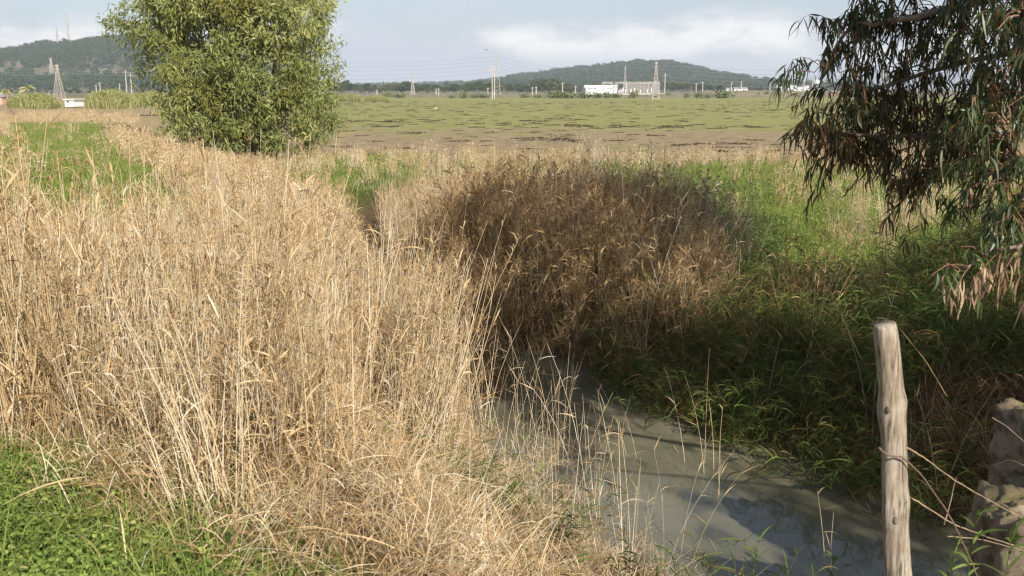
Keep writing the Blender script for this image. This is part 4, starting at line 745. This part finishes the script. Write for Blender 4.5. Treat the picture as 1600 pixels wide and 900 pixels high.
hill('hill', [(740, 140), (780, 126), (830, 120), (880, 113), (920, 109), (960, 105), (1000, 102), (1030, 102), (1060, 105), (1090, 112), (1120, 119), (1160, 126), (1210, 133), (1290, 141)], 1300, 1900, 2500, m_hill2, 5200, 'hazy wooded hill behind the white substation building', dens=lambda t, u, P: .55 + .45 * (t > .8), cut=7, ts=(.8, 1.9))
# far blue mountains at the right, beyond the town
hill('mountains', [(1050, 141), (1130, 134), (1200, 127), (1260, 121), (1330, 118), (1420, 122), (1520, 116), (1650, 112), (1800, 121), (2000, 140)], 5200, 7500, 8600, m_hill2, 10, 'few far trees below the blue mountains', cut=0)
# ------------------------------------------------------------------ individual trees of the far treeline
protos = []
for i in range(7):
    gq = np.random.default_rng(300 + i); h_ = gq.uniform(10, 14); w_ = gq.uniform(5, 7.5)
    e = empty('woodland_tree', (0, -50, 0)); mb = MB(); fartree(mb, gq, h_, w_, 420, 1.2, False); mb.build('crown', M['far'], e)
    mb = MB(); mb.tube([(0, 0, -.5), (.15, 0, h_ * .3), (-.1, .2, h_ * .65)], (.3, .2, .08), 6, .5)
    for q in range(3): a = q * 2.1; mb.tube([(.1, 0, h_ * (.25 + .1 * q)), (math.cos(a) * w_ * .25, math.sin(a) * w_ * .25, h_ * .75)], (.12, .04), 5, .5)
    mb.build('trunk', M['bark'], e); protos.append((e, h_)); e['used'] = 0
def copy_tree(o, parent=None):
    c = o.copy(); sc.collection.objects.link(c)
    if parent: c.parent = parent
    for ch in o.children: copy_tree(ch, c)
    return c
ORD = 'first second third fourth fifth sixth seventh eighth ninth tenth eleventh twelfth thirteenth fourteenth fifteenth sixteenth seventeenth eighteenth nineteenth twentieth'.split()
def nth(i):
    if i < 20: return ORD[i]
    t = {2: 'twenty', 3: 'thirty', 4: 'forty', 5: 'fifty', 6: 'sixty', 7: 'seventy', 8: 'eighty'}[(i + 1) // 10]; u = (i + 1) % 10
    return {'twenty': 'twentieth', 'thirty': 'thirtieth', 'forty': 'fortieth', 'fifty': 'fiftieth', 'sixty': 'sixtieth', 'seventy': 'seventieth', 'eighty': 'eightieth'}[t] if u == 0 else t + '-' + ORD[u - 1]
def put_tree(u, vt, y, pi, label, group, wide=1.):
    e, h_ = protos[pi]
    o = e if not e['used'] else copy_tree(e); e['used'] = 1
    if o is not e and 'used' in o: del o['used']
    H = (140 - vt) / F * y + CAMZ; s = H / (h_ * .98); o.location = (X_at(u, y), y, -.1); o.scale = (s * wide, s * wide, s); o.rotation_euler.z = rng.random() * 6.28; tag(o, label, 'tree', group)
gt = np.random.default_rng(77); tops = [(528, 127), (545, 124), (560, 131), (575, 131), (590, 132), (605, 130), (622, 128), (632, 126), (646, 129), (660, 132), (672, 131), (684, 131), (700, 131), (715, 129), (733, 128), (752, 126), (768, 127), (790, 128), (806, 130), (820, 132), (835, 128), (850, 122), (864, 121), (872, 127), (890, 133)]
rows_ = [(u + gt.uniform(-4, 4), v + gt.uniform(-1, 1.5), 640) for u, v in tops for _ in (0,)] + [(u + 8 + gt.uniform(-4, 4), v + gt.uniform(2, 5), 600) for u, v in tops]
rows_ += [(u + gt.uniform(-5, 5), v + gt.uniform(-1, 3), 670) for u, v in tops]
rows_ += [(u, 126 + 8 * ss(1020, 1220, u) + gt.uniform(-2, 3), 720) for u in np.arange(1040, 1215, 11.)]
rows_ += [(u, 139 + gt.uniform(-2, 2), 560) for u in (8, 20, 32, 120, 135, 152)] + [(u, 136 + gt.uniform(-3, 2), 640) for u in (178, 195, 228, 246)]
rows_.sort(key=lambda q: q[0]); cl = cr = c0 = 0
for u, v, y in rows_:
    if u < 400: lb = nth(c0) + ' tree from the left at the foot of the masted hill'; c0 += 1; gn = 'trees at the foot of the left hill'
    elif u < 1000: lb = nth(cl) + ' tree from the bushy one in the dark treeline beyond the field'; cl += 1; gn = 'treeline beyond the field'
    else: lb = nth(cr) + ' tree right of the substation in the hazy row'; cr += 1; gn = 'hazy tree row right of the substation'
    put_tree(u, v, y, int(gt.integers(7)), lb, gn, gt.uniform(1.3, 2.0))
# shrubs along the field edge
sp = []
for i in range(4):
    gq = np.random.default_rng(400 + i); mb = MB(); n = 260; b = gq.normal(size=(n, 3)) * (.55, .55, .28) + (0, 0, .5); b[:, 2] = np.abs(b[:, 2]); blades(mb, b, unit(gq.normal(size=(n, 3)) + (0, 0, .4)), gq.uniform(.2, .45, n), .2, .2, 3, np.clip(gq.normal(.5, .2, n), 0, 1), g=gq)
    sp.append(mb.mesh('shrub', veg('shrub_foliage', [(0, (.05, .07, .025)), (.5, (.10, .13, .045)), (1, (.20, .20, .08))], 0)))
shr = [(608, 152, 14, 9), (628, 152, 18, 8), (708, 153, 9, 5), (726, 154, 13, 10), (742, 152, 12, 5), (757, 152, 18, 6), (820, 152, 12, 6), (840, 152, 14, 5), (866, 154, 24, 12), (884, 153, 28, 10), (911, 153, 22, 9), (931, 152, 16, 8), (946, 152, 16, 9), (961, 152, 14, 7), (987, 152, 13, 10), (1020, 151, 10, 6), (1068, 152, 8, 8), (1087, 152, 14, 9), (1101, 153, 12, 8), (1123, 153, 24, 12), (1190, 147, 7, 5), (1236, 150, 8, 4), (1178, 147, 5, 3), (1209, 148, 6, 3), (1040, 148, 6, 3)]
for i, (u, v, w_, h_) in enumerate(shr):
    y = 360 if v > 151 else 400; o = link(bpy.data.objects.new('field_shrub', sp[i % 4])); m1 = y / F; o.location = (X_at(u, y), y, max(0, (140 - v) / F * y + CAMZ)); o.scale = (w_ * m1 / 1.9, w_ * m1 / 2.2, h_ * m1 / 1.15); o.rotation_euler.z = 0
    tag(o, nth(i) + ' shrub from the left along the far edge of the field', 'shrub', 'shrubs along the far edge of the field')
# cane thickets at left
def thicket(u, w_, vt, vb, y, label, gq):
    m1 = y / F; W = w_ * m1; H = (vb - vt) * m1; n = 4200; x = gq.uniform(-.5, .5, n) * W; yy = gq.normal(size=n) * W * .12; e = np.sqrt(np.clip(1 - (2 * x / W) ** 2, .08, 1)); hh = H * (.55 + .45 * e) * gq.uniform(.55, 1.08, n) * (.85 + .3 * fbm(x, yy, .8, 3)); mb = MB()
    b = np.stack((x, yy, np.zeros(n)), 1); blades(mb, b, unit(np.stack((gq.normal(size=n) * .12 + x / W * .25, gq.normal(size=n) * .1, np.ones(n)), 1)), hh, .07, .06, 4, np.clip(gq.normal(.6, .2, n), 0, 1), g=gq)
    m = 3; b2 = np.repeat(b, m, 0) + np.stack((np.zeros(n * m), np.zeros(n * m), np.repeat(hh, m) * gq.uniform(.2, .95, n * m)), 1); az = gq.random(n * m) * 6.28
    blades(mb, b2, unit(np.stack((np.cos(az), np.sin(az), gq.uniform(.3, 1.4, n * m)), 1)), gq.uniform(.25, .6, n * m), .05, .5, 3, np.clip(gq.normal(.5, .25, n * m), 0, 1), g=gq)
    p = PY(u, vb, y); tag(mb.build('cane_thicket', M['cane'], loc=(p[0], y, max(p[2], -.1))), label, 'cane thicket', 'giant cane thickets behind the reeds')
gq = np.random.default_rng(9)
thicket(54, 66, 147, 170, 105, 'yellowish cane thicket left of the lattice pylon', gq); thicket(175, 66, 141, 170, 110, 'green cane thicket right of the lattice pylon', gq); thicket(236, 62, 144, 168, 118, 'darker cane thicket partly behind the bushy tree', gq)
thicket(545, 44, 147, 159, 260, 'low pale cane thicket just right of the bushy tree', gq); thicket(590, 36, 150, 158, 265, 'second low pale cane thicket right of the bushy tree', gq)
# palms and the pink house at far left
def palm(u, vb, vt, y, label):
    p = PY(u, vb, y); H = (vb - vt) * y / F; e = tag(empty('palm_tree', (p[0], y, max(0, p[2]))), label, 'palm tree', 'palms left of the cane thicket'); mb = MB(); mb.tube([(0, 0, -1), (.1, 0, H * .4), (0, 0, H * .75)], (.3, .25, .22), 7, .5); mb.build('trunk', M['bark'], e)
    n = 46; az = gq.random(n) * 6.28; mb = MB(); blades(mb, np.zeros((n, 3)) + (0, 0, H * .75), unit(np.stack((np.cos(az), np.sin(az), gq.uniform(-.3, 1.6, n)), 1)), H * .42, .28, .5, 6, gq.uniform(.3, 1, n), g=gq); mb.build('fronds', M['cane'], e)
palm(12, 166, 140, 200, 'dull palm beside the small pink house'); palm(45, 166, 131, 190, 'taller yellow green palm behind the cane thicket')
def house(u0, u1, vt, vb, y, depth, wm, rm, name, label, cat, wins=(), ridge=0., group=None):
    x0, x1 = X_at(u0, y), X_at(u1, y); zb = (140 - vb) / F * y + CAMZ; H = (vb - vt) * y / F; W = x1 - x0; e = tag(empty(name, ((x0 + x1) / 2, y, zb)), label, cat, group); mb = MB(); mb.box((0, depth / 2, H / 2 - .3), (W, depth, H + .6)); mb.build('wall', wm, e)
    mb = MB()
    if ridge: mb.add([(-W / 2 - .3, -.3, H - .02), (W / 2 + .3, -.3, H - .02), (W / 2 + .3, depth + .3, H - .02), (-W / 2 - .3, depth + .3, H - .02), (-W / 2 - .3, depth / 2, H + ridge), (W / 2 + .3, depth / 2, H + ridge)], [(0, 1, 5, 4), (2, 3, 4, 5), (0, 4, 3), (1, 2, 5), (0, 3, 2, 1)])
    else: mb.box((0, depth / 2, H + .12), (W + .4, depth + .4, .24))
    mb.build('roof', rm, e)
    for (a, b, c, d) in wins:
        mb = MB(); mb.box(((a + b) / 2 * W, -.03, (c + d) / 2 * H), ((b - a) * W, .05, (d - c) * H)); mb.build('window', M['darkwin'], e)
    return e
house(5, 17, 151, 160, 210, 5, M['pink'], M['roof'], 'house', 'small pinkish house half hidden at the far left edge', 'house', [(-.2, .1, .3, .6)], 1.0)
house(113, 127, 156, 160, 170, 4, M['white'], M['concrete'], 'shed', 'low cream shed beside the foot of the lattice pylon', 'shed', [(-.3, 0, .2, .7)])
# the substation
sy_ = 500.
e = house(911, 961, 134, 148, sy_, 12, M['white'], M['white'], 'substation_building', 'long flat roofed white building beside the substation frames', 'building', [(-.39 + .09 * i, -.33 + .09 * i, .66, .78) for i in (0, 1, 2)] + [(.06, .11, .66, .78), (.2, .25, .66, .78), (.29, .34, .66, .78), (-.5, -.46, .2, .8)])
house(958, 1034, 146.4, 149.5, sy_ - 8, .8, M['concrete'], M['concrete'], 'perimeter_wall', 'low pale wall in front of the substation frames', 'wall')
def gantry(u0, u1, vt, vb, y, nb, label, deep=8.):
    x0, x1 = X_at(u0, y), X_at(u1, y); zb = (140 - vb) / F * y + CAMZ; H = (vb - vt) * y / F; W = x1 - x0; e = tag(empty('substation_gantry', ((x0 + x1) / 2, y, zb)), label, 'steel frame', 'steel frames of the substation')
    for j in (0, 1):
        for i in range(nb):
            x = -W / 2 + W * i / (nb - 1); mb = MB()
            for dx in (-.28, .28): mb.box((x + dx, j * deep, H / 2), (.16, .16, H))
            for q in range(int(H / .9)): mb.tube([(x - .28, j * deep, q * .9), (x + .28, j * deep, q * .9 + .9)], .05, 4, .5)
            mb.build('column', M['steel'], e)
        mb = MB()
        for dz in (-.6, 0): mb.box((0, j * deep - .17, H + dz), (W + .6, .17, .17))
        for q in range(int(W / .9)): mb.tube([(-W / 2 + q * .9, j * deep - .17, H - .6), (-W / 2 + q * .9 + .9, j * deep - .17, H)], .05, 4, .5)
        mb.build('beam', M['steel'], e)
gantry(941, 953.5, 128.5, 148, sy_ + 16, 2, 'steel frame rising behind the white building'); gantry(961, 975, 128.5, 148, sy_ - 3, 2, 'steel frame next to the right end of the white building'); gantry(978.5, 1025, 128.5, 148, sy_ + 2, 9, 'long steel frame with many columns behind the tall pylon')
def equip(u, h_, i):
    y = sy_ - 4; e = tag(empty('insulator', (X_at(u, y), y, .3)), nth(i) + ' white insulator from the left at the foot of the substation frames', 'insulator', 'insulators of the substation'); mb = MB(); mb.box((0, 0, h_ * .25), (.4, .4, h_ * .5)); mb.build('stand', M['steel'], e); mb = MB(); mb.tube([(0, 0, h_ * .5 + .01), (0, 0, h_)], (.3, .2), 8, .5); mb.build('bushing', M['white'], e)
for i, u in enumerate((964, 967, 970, 974, 982, 988, 997, 1007, 1014)): equip(u, 2.6 + .5 * (i % 3), i)
# lattice pylons
def pylon(u, vt, vb, y, wb, label, arms=3, mat='steel', group='lattice pylons of the power lines', t_=.1, wtop=.12, aw=.5, mast=False, zb=None):
    m1 = y / F; H = (vb - vt) * m1; zb = (140 - vb) * m1 + CAMZ if zb is None else zb; e = tag(empty('transmission_mast' if mast else 'lattice_pylon', (X_at(u, y), y, zb)), label, 'mast' if mast else 'pylon', group); wb *= m1; mb = MB(); nl = 11
    for k in range(nl):
        z0, z1 = H * k / nl, H * (k + 1) / nl; w0 = wb / 2 * (1 - (k / nl)) ** 1.25 + wtop * wb / 2; w1 = wb / 2 * (1 - ((k + 1) / nl)) ** 1.25 + wtop * wb / 2
        c0 = [(-w0, -w0, z0), (w0, -w0, z0), (w0, w0, z0), (-w0, w0, z0)]; c1 = [(-w1, -w1, z1), (w1, -w1, z1), (w1, w1, z1), (-w1, w1, z1)]
        for i in range(4): mb.tube([c0[i], c1[i]], t_, 4, .5, mat=(k // 2) % 2 if mast else 0); mb.tube([c0[i], c1[(i + 1) % 4]], t_ * .55, 4, .5); mb.tube([c0[(i + 1) % 4], c1[i]], t_ * .55, 4, .5)
    mb.build('lattice', [M[mat], M['mastred']] if mast else M[mat], e)
    for k in range(arms):
        zz = H * (.97 - .10 * k); mb = MB(); aa = wb * aw * (1 - .12 * abs(k - 1))
        for s in (-1, 1): mb.tube([(0, 0, zz + H * .03), (s * aa, 0, zz)], t_ * .7, 4, .5); mb.tube([(0, 0, zz), (s * aa, 0, zz)], t_ * .7, 4, .5)
        mb.build('crossarm', M[mat], e)
    return e
pylon(105.5, 104, 158, 330, 13, 'nearer lattice pylon in front of the left hill', 3, aw=.38, t_=.065, zb=-.5); pylon(97, 92.5, 118, 1050, 6, 'smaller lattice pylon on the slope of the left hill', 2, t_=.22)
pylon(777, 86, 153, 430, 10, 'tall slender lattice tower beyond the middle of the field', 1, aw=.25, t_=.09, zb=0); pylon(1020, 97, 154, 300, 10, 'sturdy lattice pylon in front of the substation frames', 2, aw=.3, t_=.09, zb=0)
pylon(648, 121, 153, 520, 6, 'small lattice pylon before the dark treeline', 2, aw=.45, t_=.1, zb=0); pylon(973, 103, 140, 1000, 5, 'thin distant pylon rising behind the substation frames', 2, t_=.16, zb=2)
pylon(127.5, 19, 66, 1480, 2.4, 'taller red and white transmission mast on the left hill', 0, mast=True, t_=.22, wtop=.35, group='transmission masts on the left hill', zb=65.); pylon(110, 38, 68, 1470, 3, 'shorter transmission mast on the left hill', 0, mast=True, t_=.22, wtop=.35, group='transmission masts on the left hill', zb=62.)
# poles
pol = [(90, 145, 160, 200, 'wooden pole between cane thicket and pylon'), (163, 133, 146, 420, 'short white pole with crossarm at the hill foot'), (169, 129, 148, 420, 'white pole with crossarm right of the short one'), (199, 131, 146, 430, 'thin pole behind the cane thicket'), (209.5, 110, 146, 430, 'tall pale pole beside the left edge of the bushy tree'), (217, 116, 146, 440, 'tall pale pole nearly touching the bushy tree'), (593, 140, 151, 430, 'lone pole before the treeline near the low canes'), (683.5, 138, 152, 430, 'left of a pair of poles before the treeline'), (687.5, 138, 153, 425, 'right of a pair of poles before the treeline'), (763, 137, 152, 430, 'short pole left of the tall twin poles'), (769.5, 105, 156, 310, 'left of the tall twin poles by the slender tower'), (773, 107, 153, 340, 'right of the tall twin poles by the slender tower'), (831, 136, 151, 430, 'left of a pair of poles before the orange trees'), (837, 135, 151, 430, 'right of a pair of poles before the orange trees'), (877.5, 129, 147, 430, 'single pole left of the white building'), (897, 134, 147, 430, 'white pole just left of the white building'), (1034, 115, 148, 440, 'thick pale pole right of the substation frames'), (1082, 130, 146, 440, 'left of two poles right of the substation'), (1092, 128, 146, 440, 'right of two poles right of the substation'), (1136, 128, 142, 560, 'pole behind the left white cottage'), (1151, 127, 142, 560, 'pole behind the right white cottage'), (1195, 128, 143, 450, 'pole on the embankment right of the cottages'), (1206, 131, 143, 450, 'second pole on the embankment right of the cottages'), (1247, 124, 141, 600, 'pole in front of the distant town'), (1260, 122, 141, 600, 'pole close to the water tower')]
for (u, vt, vb, y, lb) in pol:
    m1 = y / F; H = (vb - vt) * m1; zb = min(max((140 - vb) * m1 + CAMZ, -.5), 60); e = tag(empty('utility_pole', (X_at(u, y), y, zb)), lb, 'pole', 'utility poles in the distance'); mb = MB(); mb.tube([(0, 0, -.6), (0, 0, H)], (.24 * y / 430, .17 * y / 430), 6, .5); mb.build('shaft', M['steel'], e); mb = MB(); mb.box((0, -.3, H * .9), (2.4 * min(1, H / 8), .12, .12)); mb.build('crossarm', M['steel'], e)
# power lines
def wire(u0, v0, y0, u1, v1, y1, r, lb, sag=.02):
    a = PY(u0, v0, y0); b = PY(u1, v1, y1); t = np.linspace(0, 1, 40)[:, None]; P = a + (b - a) * t; P[:, 2] -= (4 * t * (1 - t))[:, 0] * np.linalg.norm(a - b) * sag; mb = MB(); mb.tube(P - a, r, 3, .5); tag(mb.build('power_line', M['wire'], loc=a), lb, 'power line', 'overhead power lines')
WO = ['highest', 'second highest', 'third highest', 'fourth highest', 'lowest']
for i in range(5): wire(777, 88 + i * 6, 430, 1020, 101 + i * 6, 300, .035, WO[i] + ' wire between the slender tower and the sturdy pylon')
for i in range(5): wire(1020, 101 + i * 6, 300, 1700, 92 + i * 8, 330, .035, WO[i] + ' wire running right from the sturdy pylon')
for i in range(5): wire(400, 92 + i * 7, 400, 777, 88 + i * 6, 430, .035, WO[i] + ' wire between the bushy tree and the slender tower')
for i in range(3): wire(-60, 106 + i * 4, 330, 105.5, 106 + i * 4, 330, .04, WO[i] + ' wire left of the nearer hill pylon'); wire(105.5, 106 + i * 4, 330, 330, 104 + i * 4, 360, .04, WO[i] + ' wire right of the nearer hill pylon')
# cottages, town and water tower at the right
CG = 'white houses beyond the embankment'
house(1129, 1137.5, 139, 143, 560, 5, M['white'], M['roof'], 'cottage', 'leftmost small white cottage beyond the embankment', 'cottage', [(-.2, .1, .3, .7)], .8, CG); house(1141, 1150, 138.5, 143, 560, 5, M['white'], M['roof'], 'cottage', 'middle small white cottage beyond the embankment', 'cottage', [(-.2, .1, .3, .7)], .8, CG); house(1150.5, 1161, 138.5, 143, 562, 5, M['white'], M['roof'], 'cottage', 'rightmost small white cottage beyond the embankment', 'cottage', [(-.2, .1, .3, .7), (.2, .35, .3, .7)], .8, CG)
for i, (a, b, t, q) in enumerate([(1221, 1236, 134, 137), (1222, 1230, 138, 141), (1232, 1250, 136.5, 141), (1246, 1256, 135, 138), (1205, 1214, 135.5, 139), (1262, 1275, 137, 141)]):
    house(a, b, t, q + 1.5, 1100 + 60 * (i % 2), 12, M['white'], M['roof'], 'town_building', nth(i) + ' pale building of the distant town at the right'.replace('  ', ' '), 'building', [(-.3, -.1, .3, .6), (.1, .3, .3, .6)], 1.2, 'pale buildings of the distant town')
y = 1100; e = tag(empty('water_tower', (X_at(1266, y), y, 2)), 'white round water tower above the distant town', 'water tower'); mb = MB(); mb.tube([(0, 0, 0), (0, 0, 6.)], .8, 8, .5); mb.build('shaft', M['concrete'], e); mb = MB(); mb.tube([(0, 0, 6), (0, 0, 7.5), (0, 0, 10), (0, 0, 11.2), (0, 0, 11.8)], (.9, 3.4, 3.6, 2.4, .3), 14, .5); mb.build('tank', M['white'], e)
# birds
def bird(p, s, mat, label, fly):
    e = tag(empty('bird', p), label, 'bird'); mb = MB(); mb.tube(np.array([(-.5, 0, 0), (-.3, 0, .02), (0, 0, 0), (.3, 0, .03), (.45, 0, .06), (.6, 0, .05)]) * s, np.array((.02, .08, .12, .08, .06, .01)) * s, 8, .5); mb.build('body', mat, e, smooth=True)
    if fly:
        for q in (-1, 1): mb = MB(); mb.add(np.array([(.15, 0, .06), (-.18, 0, .05), (-.1, q * .55, .28), (.18, q * .5, .3), (-.1, q * 1.05, .2), (.0, q * 1.05, .21)]) * s, [(0, 1, 2, 3), (3, 2, 4, 5)]); mb.build('wing', mat, e)
    else:
        for q in (-1, 1): mb = MB(); mb.tube([(0, q * .05 * s, -.05 * s), (0, q * .05 * s, -.6 * s)], .02 * s, 5, .5); mb.build('leg', mat, e)
m_gull = plain('gull_feathers', (.45, .42, .38), .8, .2, 5)
bird(PY(760, 78, 70), .28, m_gull, 'small pale bird gliding in the sky left of the slender tower', True); p = PZ(681, 173, 0); bird((p[0], p[1], .35), .5, M['white'], 'tiny white wading bird standing out on the field', False)
# ------------------------------------------------------------------ haze
hm, N, L = nodes('haze'); pv = N.new('ShaderNodeVolumePrincipled'); pv.inputs['Color'].default_value = (.80, .88, 1, 1); pv.inputs['Density'].default_value = .0002; pv.inputs['Anisotropy'].default_value = .0; o = N.new('ShaderNodeOutputMaterial'); L.new(pv.outputs[0], o.inputs['Volume'])
mb = MB(); mb.box((0, 4000, 62), (19500, 10600, 130)); hz_ = mb.build('haze', hm); tag(hz_, 'pale blue haze lying over the far hills', 'haze', kind='stuff')
